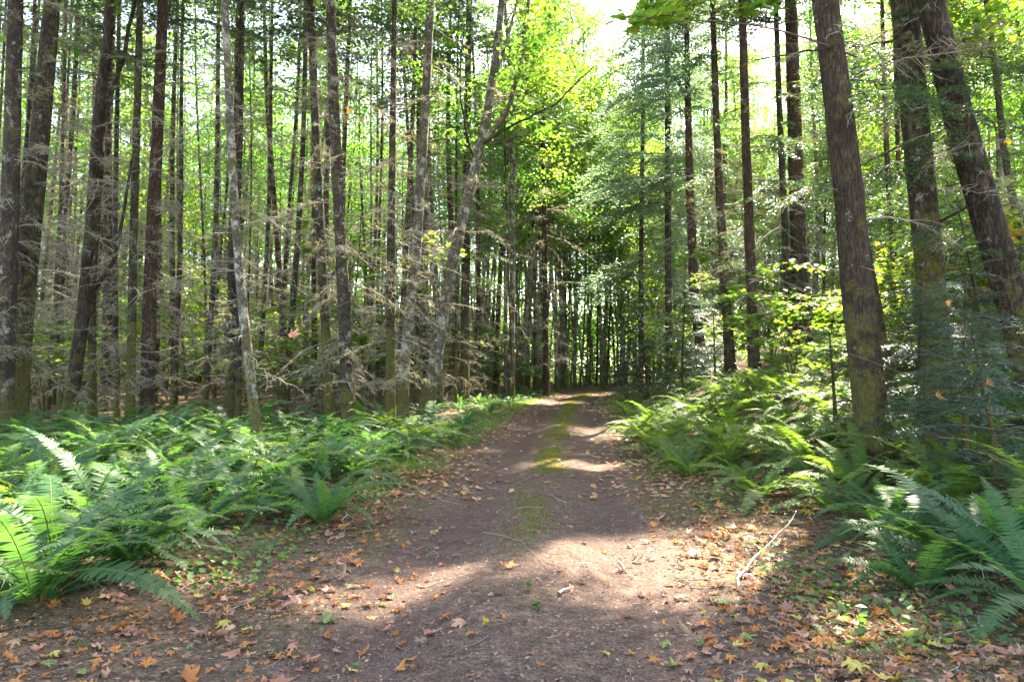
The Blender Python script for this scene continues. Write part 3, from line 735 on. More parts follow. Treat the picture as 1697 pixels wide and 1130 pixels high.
def needle_crown(seed, Q, z0, z1, n, bl, mat):
    r = np.random.default_rng(seed); b = MB()
    for i in range(n):
        f = r.random() ** .8; z = z0 + (z1 - z0) * f; k = r.integers(0, len(BOUGH_C))
        L = bl * (1 - .78 * f) * r.uniform(.7, 1.15) + .3
        b.merge(BOUGH_C[k], RT(axis_at(Q, z), r.uniform(0, TAU), .1 + .2 * f + r.normal() * .1, r.normal() * .1, L / [1.6, 2.4, 3.0][k]), r.normal() * .12)
    return b.build('crown', [M['twig'], mat])

def leafy_crown(seed, Q, z0, z1, nb, bl, mat, nl, size=.13, maple=False):
    r = np.random.default_rng(seed); b = MB()
    for i in range(nb):
        f = r.random() ** .9; z = z0 + (z1 - z0) * f; az = r.uniform(0, TAU)
        L = bl * (1.0 - .55 * f) * r.uniform(.6, 1.15); pit = .25 + .45 * f + r.normal() * .15
        p0 = axis_at(Q, z); d = np.array([math.cos(az) * math.cos(pit), math.sin(az) * math.cos(pit), math.sin(pit)])
        s = np.linspace(0, 1, 5)[:, None]; P = p0 + d * L * s + np.array([0, 0, -.22 * L]) * s ** 2
        V, F = tube(P, np.interp(s[:, 0], [0, 1], [.03, .006]), 4); b.add(V, F, 0)
        nc = 4
        for j in range(nc):
            c = P[0] + (P[-1] - P[0]) * r.uniform(.35, 1.08) + r.normal(size=3) * .25 * L * .4
            m = int(nl * r.uniform(.5, 1.5))
            C = c + r.normal(size=(m, 3)) * np.array([.42, .42, .16]) * r.uniform(.7, 1.4)
            N = norm(np.array([0, 0, 1.0]) + r.normal(size=(m, 3)) * .55); D = rdir(m, -.3, 1, r)
            sz = size * r.uniform(.6, 1.3, m)
            if maple: V, F = leaves(C, N, D, sz, sz, M5_V, M5_F)
            else: V, F = leaves(C, N, D, sz, sz * .75)
            b.add(V, F, 1, rep(np.clip(r.normal(.45 + .15 * r.normal(), .2, m), 0, 1), len(M5_V) if maple else 4))
    return b.build('crown', [M['twig'], mat])

BG_CON = []
for i, (H, r0, mat) in enumerate([(22, .11, 'fir'), (25, .14, 'spruce'), (20, .08, 'fir_moss'), (26, .15, 'fir_red'), (23, .10, 'spruce')]):
    tm, Q = bg_trunk(300 + i, H, r0, M[mat])
    BG_CON.append((tm, branchwork(310 + i, Q, .6, 14, 62, (.55, 1.25)), needle_crown(320 + i, Q, 13.5, H - .3, 30, 2.2, M['needle']), H))
BG_ALD = []
for i, (H, r0, z0) in enumerate([(19, .11, 4), (22, .14, 6), (16, .08, 3), (20, .10, 5)]):
    tm, Q = bg_trunk(340 + i, H, r0, M['alder'], .3)
    BG_ALD.append((tm, branchwork(350 + i, Q, 1.5, 8, 8), leafy_crown(360 + i, Q, z0, H, 52, 3.3, M['alder_leaf'] if i % 2 else M['maple_leaf'], 52, .15), H))
BG_HIGH = []                                                   # slim pale alders with a high crown
for i, (H, r0) in enumerate([(21, .10), (23, .12)]):
    tm, Q = bg_trunk(346 + i, H, r0, M['alder'], .3)
    BG_HIGH.append((tm, branchwork(356 + i, Q, 1.5, 9, 8), leafy_crown(366 + i, Q, 9, H, 46, 3.2, M['maple_leaf'] if i else M['alder_leaf'], 48, .15), H))
BG_POLE = []
for i, (H, r0, mat) in enumerate([(18, .07, 'alder'), (16, .055, 'spruce'), (19, .08, 'fir_moss')]):
    tm, Q = bg_trunk(370 + i, H, r0, M[mat], .25)
    BG_POLE.append((tm, branchwork(380 + i, Q, .8, 11, 30, (.35, .75)), leafy_crown(390 + i, Q, 10, H, 16, 1.6, M['alder_leaf'], 24), H))

def bg_tree(name, label, cat, group, var, p, rz, sc, sxy=1.0):
    o = empty(name, p, (rng.normal() * .02, rng.normal() * .02, rz))
    o.scale = (sc * sxy, sc * sxy, sc)
    tag(o, label, cat, group)
    obj('trunk', var[0], o)
    obj('dead_branchwork', var[1], o)["kind"] = "stuff"
    obj('crown', var[2], o)
    return o

placed = []
def free(x, y, d):
    for a, b in placed:
        if (a - x) ** 2 + (b - y) ** 2 < d * d: return False
    return True
for o in list(COL.objects):
    if o.parent is None and o.type == 'EMPTY': placed.append((o.location.x, o.location.y))

def scatter(n, pxr, dr, dmin, fn, power=1.4, clear=2.6, tries=60):
    k = 0; t_ = 0
    while k < n and t_ < n * tries:
        t_ += 1
        Y = dr[0] + (dr[1] - dr[0]) * rng.random() ** (1 / power)
        px = rng.uniform(*pxr); x = (px - 848.5) / FOC * Y
        if abs(x - float(road_x(Y))) < clear and Y < 60: continue
        if not free(x, Y, dmin): continue
        if px > 1080 and in_gap(np.array([[x, Y, float(g(x, Y)) + h_] for h_ in (11, 14, 17, 20)]), .5): continue
        placed.append((x, Y)); fn(x, Y, px); k += 1

def zone(px, Y):
    side = 'left of the track' if px < 880 else ('beyond the bend of the track' if px < 1060 else 'up the right bank')
    dist = 'in the near woods' if Y < 27 else ('in the middle of the woods' if Y < 42 else 'deep in the woods')
    return side, dist
def con(x, y, px):
    v = BG_CON[rng.integers(0, len(BG_CON))]; sd, ds = zone(px, y)
    bg_tree('conifer_tree', f'bare trunked conifer {ds}, {sd}', 'tree', f'conifers {ds}, {sd}', v, (x, y, float(g(x, y)) - .05), rng.uniform(0, TAU), rng.uniform(.85, 1.12), rng.uniform(.8, 1.2))
def ald(x, y, px):
    v = BG_ALD[rng.integers(0, len(BG_ALD))]; sd, ds = zone(px, y)
    bg_tree('alder_tree', f'pale trunked leafy alder {ds}, {sd}', 'tree', f'alders {ds}, {sd}', v, (x, y, float(g(x, y)) - .05), rng.uniform(0, TAU), rng.uniform(.85, 1.15))
def pole(x, y, px):
    v = BG_POLE[rng.integers(0, len(BG_POLE))]; sd, ds = zone(px, y)
    bg_tree('pole_tree', f'thin young tree {ds}, {sd}', 'tree', f'pole trees {ds}, {sd}', v, (x, y, float(g(x, y)) - .05), rng.uniform(0, TAU), rng.uniform(.85, 1.15), rng.uniform(.8, 1.3))
def high(x, y, px, v=None):
    v = BG_HIGH[rng.integers(0, 2)]; sd, ds = zone(px, y)
    bg_tree('alder_tree', f'pale trunked leafy alder {ds}, {sd}', 'tree', f'alders {ds}, {sd}', v, (x, y, float(g(x, y)) - .05), rng.uniform(0, TAU), rng.uniform(.95, 1.25))
def pale(x, y, px):
    sd, ds = zone(px, y)
    bg_tree('pole_tree', f'thin young tree {ds}, {sd}', 'tree', f'pole trees {ds}, {sd}', BG_POLE[0], (x, y, float(g(x, y)) - .05), rng.uniform(0, TAU), rng.uniform(.9, 1.2), rng.uniform(.9, 1.5))
scatter(12, (838, 1010), (40, 58), 2.0, high, 1.0)
scatter(3, (835, 875), (31, 38), 2.2, high, 1.0)
scatter(34, (790, 1040), (38, 66), 1.0, pale, 1.0)
scatter(30, (-40, 760), (19, 30), 1.5, con, 1.0)
scatter(58, (-80, 1010), (30, 62), 1.5, con)
scatter(125, (-40, 1030), (22, 60), .9, pole, 1.2)
scatter(16, (-40, 800), (24, 34), 2.4, ald, 1.0)
scatter(40, (-80, 800), (34, 70), 2.2, ald)
scatter(9, (1050, 1130), (33, 66), 2.4, ald)
scatter(4, (950, 1010), (42, 50), 1.6, high)
scatter(12, (975, 1085), (42, 68), 1.8, high)
def tall(x, y, px):
    v = BG_ALD[rng.integers(0, len(BG_ALD))]; sd, ds = zone(px, y)
    bg_tree('alder_tree', f'pale trunked leafy alder {ds}, {sd}', 'tree', f'alders {ds}, {sd}', v, (x, y, float(g(x, y)) - .05), rng.uniform(0, TAU), rng.uniform(1.25, 1.6))
scatter(15, (1000, 1340), (54, 80), 2.0, tall, 1.0, 2.6, 120)
scatter(4, (925, 1015), (46, 56), 1.6, tall, 1.0, 2.6, 120)
scatter(18, (1180, 1760), (30, 66), 2.6, con)
scatter(14, (1130, 1420), (36, 66), 2.2, ald)
scatter(26, (1400, 1800), (26, 66), 2.2, ald)
scatter(20, (1080, 1760), (24, 55), 1.6, pole)

# ------------------------------------------------------------------ far woods, one mass of trunks and leaves
def far_woods():
    r = np.random.default_rng(77); b = MB()
    n = 420
    a = r.uniform(-.85, .85, n); d = r.uniform(64, 100, n)
    x = np.sin(a) * d; y = np.cos(a) * d; z = g(x, y) - .2
    h = r.uniform(14, 24, n)
    V, F = twigs(np.stack([x, y, z], -1), np.stack([x + r.normal(size=n) * .6, y, z + h], -1), r.uniform(.06, .2, n), .03); b.add(V, F, 0, rep(r.random(n), 6))
    nc = 9500
    a = r.uniform(-.9, .9, nc); d = r.uniform(66, 110, nc); px = 848.5 + np.tan(a) * FOC
    hh = np.where(r.random(nc) < .4, r.random(nc) * 9, r.random(nc) * 32)
    keep = np.ones(nc, bool)
    keep &= ~((px > 1120) & (px < 1440) & (hh > 20) & (r.random(nc) < .5))       # open sky over the bank
    keep &= ~((px < 330) & (hh > 13) & (r.random(nc) < .4))
    a, d, hh = a[keep], d[keep], hh[keep]
    x = np.sin(a) * d; y = np.cos(a) * d; z = g(x, y) + hh
    m = 34
    C = np.repeat(np.stack([x, y, z], -1), m, 0) + r.normal(size=(len(a) * m, 3)) * np.array([1.1, 1.1, .6])
    N = norm(np.array([0, 0, .8]) + r.normal(size=(len(C), 3)) * .6); D = rdir(len(C), -.3, 1, r)
    sz = r.uniform(.25, .55, len(C))
    V, F = leaves(C, N, D, sz, sz * .75); b.add(V, F, 1, rep(np.clip(np.repeat(r.random(len(a)), m) + r.normal(size=len(C)) * .15, 0, 1), 4))
    return b.build('far_woods', [M['fir'], M['alder_leaf']])
tag(obj('far_woods', far_woods()), 'distant mass of trunks and green leaves closing the view', 'woods', kind='stuff')

# ------------------------------------------------------------------ vine maple thickets on the bank
def shrub_meshes(seed, nst, H, spread, mat, nl, size):
    r = np.random.default_rng(seed); st, lf = [], MB()
    for i in range(nst):
        az = r.uniform(0, TAU); s = np.linspace(0, 1, 8)[:, None]; h = H * r.uniform(.6, 1.1); q = spread * r.uniform(.5, 1.2)
        P = np.array([math.cos(az), math.sin(az), 0]) * q * s ** 1.6 + np.array([0, 0, 1.0]) * h * (1.35 * s - .4 * s ** 2) + r.normal(size=(8, 3)) * .03; P[0] = 0
        sb = MB(); V, F = tube(P, np.interp(s[:, 0], [0, 1], [.022, .005]), 5); sb.add(V, F); st.append(sb.build('stem', M['fir_moss']))
        for j in range(7):
            tt = r.uniform(.3, 1.0); p = P[int(tt * 7)]; k = r.integers(0, 2)
            bb = leafy_bough(seed * 31 + i * 7 + j, r.uniform(.7, 1.5), nl, size, True, .28)
            lf.merge(bb, RT(p, r.uniform(0, TAU), r.normal() * .15, 0, 1.0), r.normal() * .1)
    return st, lf.build('foliage', [M['twig'], mat])
SHRUB = [shrub_meshes(400 + i, 5, 3.2, 1.8, M['maple_leaf'], 34, .12) for i in range(3)] + [shrub_meshes(410, 4, 2.2, 1.4, M['alder_leaf'], 34, .11)]
SHRUB_Y = shrub_meshes(420, 3, 3.4, 1.4, M['yellow_leaf'], 16, .16)
def shrub(name, label, group, var, p, sc, rz=None):
    o = empty(name, p, (0, 0, rng.uniform(0, TAU) if rz is None else rz)); o.scale = (sc,) * 3
    tag(o, label, 'shrub', group)
    for s_ in var[0]: obj('stem', s_, o)
    obj('foliage', var[1], o)
def sh(x, y, px):
    shrub('vine_maple', 'bright green vine maple thicket on the bank behind the right hand trunks' if y < 24 else 'bright green vine maple thicket far up the right bank', 'vine maples behind the right hand trunks' if y < 24 else 'vine maples far up the bank', SHRUB[rng.integers(0, 3)], (x, y, float(g(x, y)) - .03), rng.uniform(.8, 1.3))
scatter(26, (1270, 1780), (14, 24), 1.3, sh, 1.0, 5.5)
scatter(40, (1080, 1780), (22, 48), 1.6, sh, 1.0, 4.5)
def shl(x, y, px):
    shrub('understorey_shrub', 'green leafy shrub among the dark trunks left of the track', 'shrubs among the left hand trunks', SHRUB[rng.integers(0, 4)], (x, y, float(g(x, y)) - .03), rng.uniform(1.0, 1.9))
scatter(58, (-60, 880), (20, 54), 1.7, shl, 1.0, 4.0)
p = at_depth(1655, 470, 13.5); shrub('maple_sapling', 'tall maple sapling with yellow leaves near the right edge', None, SHRUB_Y, (p[0], p[1], float(g(p[0], p[1])) - .03), 1.25, 1.0)

# ------------------------------------------------------------------ cedar saplings with flat drooping sprays
def cedar_spray(seed, L):
    r = np.random.default_rng(seed); b = MB()
    s = np.linspace(0, 1, 9); P = np.stack([L * s, .05 * L * np.sin(3 * s + r.uniform(0, 6)), L * (.16 * s - .42 * s ** 2)], -1)
    V, F = tube(P, np.interp(s, [0, 1], [.008, .0015]), 4); b.add(V, F, 0)
    C, D, LL, rr = [], [], [], []
    m = int(22 * L)
    for i, t0 in enumerate(np.linspace(.12, .99, m)):
        p = np.array([np.interp(t0, s, P[:, j]) for j in range(3)]); sd = 1 if i % 2 else -1
        ln = (.34 * L * (1.03 - t0) ** .8 + .03) * r.uniform(.7, 1.1); a = sd * r.uniform(.6, .95)
        d = norm(np.array([math.cos(a), math.sin(a), -.22 + r.normal() * .12])); sv = norm(np.cross(d, [0, 0, 1.0])); c0 = r.random()
        q = max(3, int(ln / .022))
        for j, t1 in enumerate(np.linspace(.05, 1, q)):
            s2 = 1 if j % 2 else -1
            C.append(p + d * ln * t1 + np.array([0, 0, -.5 * (ln * t1) ** 2])); D.append(d * .8 + sv * s2 * .65 + r.normal(size=3) * .1); LL.append((.085 * (1.1 - t1) + .022) * r.uniform(.8, 1.2)); rr.append(np.clip(.5 * c0 + .5 * t1 * r.random(), 0, 1))
    C, D, LL, rr = np.array(C), norm(np.array(D)), np.array(LL), np.array(rr)
    N = norm(np.array([0, 0, 1.0]) + r.normal(size=C.shape) * .22)
    V, F = leaves(C, N, D, LL, .017); b.add(V, F, 1, rep(rr, 4))
    return b.build('cedar_spray', [M['twig'], M['needle_blue']])
CEDAR = [cedar_spray(440 + i, L) for i, L in enumerate([.7, 1.0, 1.3, .9])]
def cedar_sapling(label, p, H, n, bl, lean=(0, 0), seed=0, z0=.3):
    r = np.random.default_rng(seed); o = empty('cedar_sapling', p); tag(o, label, 'sapling')
    z = np.linspace(0, H, 8); P = np.stack([lean[0] * (z / H) ** 1.5, lean[1] * (z / H) ** 1.5, z], -1)
    me, _, Q, _ = trunk_mesh(P, np.interp(z, [0, H], [.028 + .006 * H, .006]), M['cedar'], 8, .05, seed)
    obj('trunk', me, o)
    for i in range(n):
        f = r.random() ** .9; k = r.integers(0, 4); L = bl * (1 - .65 * f) * r.uniform(.7, 1.2)
        obj('bough', CEDAR[k], o, axis_at(Q, z0 + (H - z0) * f), (r.normal() * .2, -.08 + r.normal() * .15, r.uniform(0, TAU)), L / [.7, 1.0, 1.3, .9][k])
for i, (px, py, Y, H, n, bl, lab) in enumerate([
    (1600, 760, 8.2, 2.6, 60, 1.4, 'young cedar with flat drooping sprays between the mottled fir and leaning trunk'),
    (1660, 800, 7.0, 1.9, 46, 1.2, 'low young cedar in the shade by the right edge'),
    (1520, 720, 9.4, 2.5, 46, 1.3, 'young cedar spreading sprays across the foot of the mottled fir'),
    (1385, 690, 11.5, 1.9, 40, 1.3, 'young cedar with silvery sprays against the thick near trunk'),
    (1130, 628, 25, 4.2, 70, 1.9, 'bushy silvery young cedar on the verge below the hazy conifers'),
    (1075, 630, 29, 4.6, 70, 1.9, 'silvery young cedar at the far right verge beside the bend'),
    (1185, 610, 24, 3.0, 50, 1.5, 'low silvery young cedar at the foot of the reddish firs'),
    (1640, 620, 11, 3.4, 50, 1.6, 'taller young cedar behind the leaning trunk at right')]):
    q = at_depth(px, py, Y)
    cedar_sapling(lab, (q[0], q[1], float(g(q[0], q[1])) - .03), H, n, bl, (rng.normal() * .3, rng.normal() * .3), 450 + i)

# ------------------------------------------------------------------ sword ferns
def frond(seed, L, p0, p1, yell):
    r = np.random.default_rng(seed); b = MB()
    n = 24; s = np.linspace(0, 1, n); a = np.radians(np.interp(s ** .85, [0, 1], [p0, p1]))
    P = np.stack([np.cumsum(np.cos(a)), .05 * n * s ** 2 * r.normal() * .6, np.cumsum(np.sin(a))], -1) * L / n; P -= P[0]
    V, F = tube(P, np.interp(s, [0, 1], [.0045, .0012]), 3); b.add(V, F, 0)
    m = 38; t = np.linspace(.10, .995, m)
    C = np.stack([np.interp(t, s, P[:, i]) for i in range(3)], -1)
    Tn = norm(np.stack([np.interp(t, s, np.gradient(P[:, i])) for i in range(3)], -1))
    side = np.array([0, 1.0, 0]); side = norm(side[None] - (Tn * side).sum(-1, keepdims=True) * Tn); nrm = np.cross(Tn, side)
    ln = L * .098 * np.interp(t, [.1, .22, .45, .75, 1.0], [.55, .85, 1.0, .68, .10]) * r.uniform(.9, 1.08, m)
    tw = r.normal() * .25
    tv = np.array([[0, -.5, 0], [0, .5, 0], [.5, .48, .0], [.5, -.40, 0], [1, .25, -.12]]); tf = np.array([[0, 1, 2], [0, 2, 3], [3, 2, 4]])
    for sg in (1, -1):
        D = norm(side * sg + Tn * .28 + nrm * (.10 + tw * sg) + r.normal(size=(m, 3)) * .06)
        N = norm(nrm + r.normal(size=(m, 3)) * .12)
        V, F = leaves(C, N, D, ln, L / m * .80, tv, tf if sg > 0 else tf[:, ::-1]); b.add(V, F, 1, rep(np.clip(.25 + .35 * t + r.normal(size=m) * .08, 0, 1), 5))
    return b
FR_SPEC = [(.9, 80, 5), (1.0, 72, -15), (1.1, 66, -25), (.95, 58, -35), (1.0, 50, -30), (.85, 42, -30), (1.15, 76, -35), (.8, 62, 10)]
FROND = [frond(500 + i, *sp, 0) for i, sp in enumerate(FR_SPEC)]
FROND_ME = {c: [b.build('frond', [M['stem'], M['fern_' + c]]) for b in FROND] for c in 'byd'}
def fern_parts(r, n):
    out = []
    for i in range(n):
        k = r.integers(0, len(FROND)); az = i / n * TAU * 2.618 + r.normal() * .3
        out.append((k, az, r.normal() * .18, r.normal() * .16, r.uniform(.75, 1.1)))
    return out
FERN_ME = {}
for c in 'by':
    FERN_ME[c] = []
    for i in range(4):
        r = np.random.default_rng(540 + i); b = MB()
        for k, az, ro, pi_, sc in fern_parts(r, 15):
            b.merge(FROND[k], RT((0, 0, 0), az, pi_, ro, sc), r.normal() * .15)
        FERN_ME[c].append(b.build('sword_fern', [M['stem'], M['fern_' + c]]))
ferns = []
far_fern = MB()
FERN_MB = []
for i in range(3):
    r = np.random.default_rng(560 + i); b = MB()
    for k, az, ro, pi_, sc in fern_parts(r, 8): b.merge(FROND[k], RT((0, 0, 0), az, pi_, ro, sc), r.normal() * .15)
    FERN_MB.append(b)
def fern(x, y, sc, col, label, group, detail=True, n=None, tilt=(0, 0)):
    z = float(g(x, y)) - .02
    rz = rng.uniform(0, TAU)
    if group and ('slope' in group or 'among' in group or (y > 27 and 'verge' in group)):
        sub = FERN_MB[rng.integers(0, 3)]; one = MB(); one.v, one.f, one.r, one.n = sub.v, sub.f, sub.r, sub.n
        one.m = [np.where(m_ == 0, 0, 1 if col == 'b' else 2) for m_ in sub.m]
        far_fern.merge(one, RT((x, y, z), rz, 0, 0, sc), rng.normal() * .1); ferns.append((x, y)); return
    if detail:
        o = empty('sword_fern', (x, y, z), (tilt[0], tilt[1], 0))
        r = np.random.default_rng(int(rng.integers(1e9)))
        for k, az, ro, pi_, s2 in fern_parts(r, n or int(r.integers(13, 20))):
            obj('frond', FROND_ME[col][k], o, (math.cos(az) * .03, math.sin(az) * .03, 0), (ro, -pi_, az), sc * s2)
        for i in range(int(r.integers(0, 3))):
            az = r.uniform(0, TAU); obj('dead_frond', FROND_ME['d'][int(r.integers(3, 6))], o, (0, 0, .02), (r.normal() * .3, .25 + .2 * r.random(), az), sc * r.uniform(.6, .9))
    else:
        o = obj('sword_fern', FERN_ME[col][rng.integers(0, 4)], None, (x, y, z), (tilt[0], tilt[1], rz), (sc, sc, sc * rng.uniform(.85, 1.15)))
    tag(o, label, 'fern', group); ferns.append((x, y)); return o
def fpx(px, py, sc, col, label, **kw):
    p = at_ground(px, py); fern(p[0], p[1], sc, col, label, None, **kw)
fpx(535, 868, 1.15, 'b', 'front fern clump reaching toward the track on the left verge', n=22)
fpx(60, 1000, 1.25, 'b', 'large near fern cut by the left edge of the picture', n=22)
fpx(215, 935, 1.1, 'b', 'deep green fern low on the left slope above fallen leaves', n=20)
fpx(330, 880, .95, 'b', 'upright fern behind the bare soil patch left of the track', n=20)
fpx(1590, 945, 1.4, 'b', 'big glossy fern in the shade on the near right bank', n=24)
fpx(1480, 880, 1.25, 'b', 'spreading fern at the foot of the thick near trunk', n=22)
fpx(1385, 850, 1.05, 'y', 'fern with a yellow frond arching over the pale stick', n=18)
fpx(1735, 1010, 1.15, 'b', 'fern fronds reaching in from the right edge near the ground', n=20)
fpx(1665, 915, 1.2, 'b', 'glossy fern behind the frond tips at the right edge', n=20)
fpx(1530, 985, .95, 'b', 'lowest fern on the right, hanging over mossy litter', n=16)
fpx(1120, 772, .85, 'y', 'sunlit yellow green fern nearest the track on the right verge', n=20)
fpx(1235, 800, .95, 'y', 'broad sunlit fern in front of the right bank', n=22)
def free_f(x, y, d): return all((a - x) ** 2 + (b - y) ** 2 > d * d for a, b in ferns)
def fern_zone(n, fn_pos, dmin, col, label, group, sc, dfar=11.0):
    k = t_ = 0
    while k < n and t_ < n * 80:
        t_ += 1
        q = fn_pos()
        if q is None: continue
        x, y = q
        if not free_f(x, y, dmin): continue
        if any((a - x) ** 2 + (b - y) ** 2 < .1 for a, b in placed): continue
        c = col if isinstance(col, str) else col[int(rng.integers(0, len(col)))]
        near = y < dfar
        fern(x, y, rng.uniform(*sc), c, label[0] if near else label[1], group + (' near the camera' if near else ' further off'), near); k += 1
def pos_left():
    y = 4.2 + 11.5 * rng.random() ** .9; u = -rng.uniform(2.75, 13.5); x = u + float(road_x(y))
    if x < -.80 * y - .6: return None
    return x, y
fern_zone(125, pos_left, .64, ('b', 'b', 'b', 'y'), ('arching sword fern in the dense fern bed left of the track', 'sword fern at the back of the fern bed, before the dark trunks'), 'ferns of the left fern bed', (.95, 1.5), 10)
def pos_left_far():
    y = rng.uniform(14, 40); u = -2.5 - 2.6 * rng.random() ** 1.5; return u + float(road_x(y)), y
fern_zone(55, pos_left_far, .7, 'b', ('', 'pale green fern lining the left verge toward the bend'), 'ferns lining the left verge', (.6, .95), 0)
def pos_left_wood():
    y = rng.uniform(14, 26); u = -rng.uniform(4, 18); x = u + float(road_x(y)); return (x, y) if x > -.8 * y else None
fern_zone(40, pos_left_wood, .8, 'b', ('', 'fern growing in the shade among the left hand trunks'), 'ferns among the left hand trunks', (.6, .9), 0)
def pos_right():
    y = 5.5 + 15 * rng.random(); lo = float(np.interp(y, [5, 8, 12, 20], [3.4, 2.65, 1.95, 1.8])); u = rng.uniform(lo, lo + 6.5); x = u + float(road_x(y))
    return (x, y) if x < .80 * y + .4 else None
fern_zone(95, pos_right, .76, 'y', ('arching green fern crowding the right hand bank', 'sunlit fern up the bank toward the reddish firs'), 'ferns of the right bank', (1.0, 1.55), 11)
def pos_right_far():
    y = rng.uniform(18, 42); u = 1.85 + 4 * rng.random(); return u + float(road_x(y)), y
def pos_slope():
    y = rng.uniform(12, 34); u = rng.uniform(6.5, 18); x = u + float(road_x(y)); return (x, y) if x < .8 * y else None
fern_zone(80, pos_slope, .8, 'y', ('', 'fern on the slope behind the right hand trunks'), 'ferns on the slope behind the trunks', (.9, 1.4), 0)
fern_zone(60, pos_right_far, .75, ('b', 'y'), ('', 'fern on the far right verge toward the bend'), 'ferns on the far right verge', (.7, 1.05), 0)

tag(obj('distant_ferns', far_fern.build('distant_ferns', [M['stem'], M['fern_b'], M['fern_y']])), 'distant ferns carpeting the woods and slope behind the trunks', 'ferns', kind='stuff')

# ------------------------------------------------------------------ ground cover, moss and grass (uncountable)
def cover_patch(name, n, pos, size, mat, label, cat, up=1.2, h=.06, tpl=(LEAF_V, LEAF_F), wr=.7):
    r = np.random.default_rng(hash(name) % 1000 if False else len(name) * 7); P = []
    while len(P) < n:
        q = pos(r)
        if q is not None: P.append(q)
    P = np.array(P); z = g(P[:, 0], P[:, 1])
    C = np.stack([P[:, 0], P[:, 1], z + r.random(n) ** 1.5 * h + .004], -1)
    N = norm(np.array([0, 0, up]) + r.normal(size=(n, 3)) * .5); D = rdir(n, 0, 1, r)
    sz = r.uniform(*size, n); b = MB(); V, F = leaves(C, N, D, sz, sz * wr, *tpl); b.add(V, F, 0, rep(r.random(n), len(tpl[0])))
    tag(obj(name, b.build(name, M[mat])), label, cat, kind='stuff')
def clump(lo, hi, ylo, yhi, s=1.1, th=.5, fade=0):
    def f(r):
        y = ylo + (yhi - ylo) * r.random() ** 1.3
        if fade and r.random() > sstep(ylo, ylo + fade, y): return None
        u = r.uniform(lo, hi) if not fade else r.normal() * .17 + .18 * math.sin(y * 1.3) * .4; x = u + float(road_x(y))
        return (x, y) if vnoise(x, y, s, 21) > th + .12 * r.normal() else None
    return f
cover_patch('ground_cover', 5200, clump(-4.2, -2.0, 5, 20, .9, .52), (.03, .085), 'cover', 'low green leafy ground cover along the left verge', 'ground cover', h=.12)
cover_patch('bank_ground_cover', 2600, clump(1.9, 4.2, 4, 18, 1.1, .58), (.03, .08), 'cover', 'low green leafy plants in litter along the right verge', 'ground cover', h=.10)
GR_V = np.array([[0, -.5, 0], [0, .5, 0], [.6, .3, 0], [.6, -.3, 0], [1, 0, 0.]]); GR_F = np.array([[0, 1, 2], [0, 2, 3], [3, 2, 4]])
def grass(name, n, pos, hgt, mat, label, cat='grass', w=.004):
    r = np.random.default_rng(len(name) + 91); P = []
    while len(P) < n:
        q = pos(r)
        if q is not None: P.append(q)
    P = np.array(P); C = np.stack([P[:, 0], P[:, 1], g(P[:, 0], P[:, 1])], -1)
    D = norm(np.array([0, 0, .9]) + r.normal(size=(n, 3)) * .5); D[:, 2] = np.abs(D[:, 2]) + .1; D = norm(D); N = norm(np.cross(D, rdir(n, 0, 1, r)))
    b = MB(); V, F = leaves(C, N, D, r.uniform(*hgt, n), w * (1 + .06 * P[:, 1] ** 1.2), GR_V, GR_F); b.add(V, F, 0, rep(r.random(n), 5))
    tag(obj(name, b.build(name, M[mat])), label, cat, kind='stuff')
grass('grass', 16000, clump(-3.2, -1.75, 11, 40, .5, .30), (.04, .13), 'cover', 'short grass along the left edge of the track')
grass('middle_grass', 24000, clump(-.42, .38, 3.6, 44, 1.6, .46, 5.0), (.015, .05), 'moss', 'mossy grass strip between the wheel ruts')
grass('verge_moss', 9000, clump(-2.6, -1.2, 4, 12, 1.3, .66), (.008, .022), 'moss', 'dull moss cushions in litter beside the left rut', 'moss', .006)
grass('bank_moss', 9000, clump(1.3, 3.0, 3.4, 12, 1.2, .62), (.008, .024), 'moss', 'green moss cushions in litter beside the right rut', 'moss', .006)

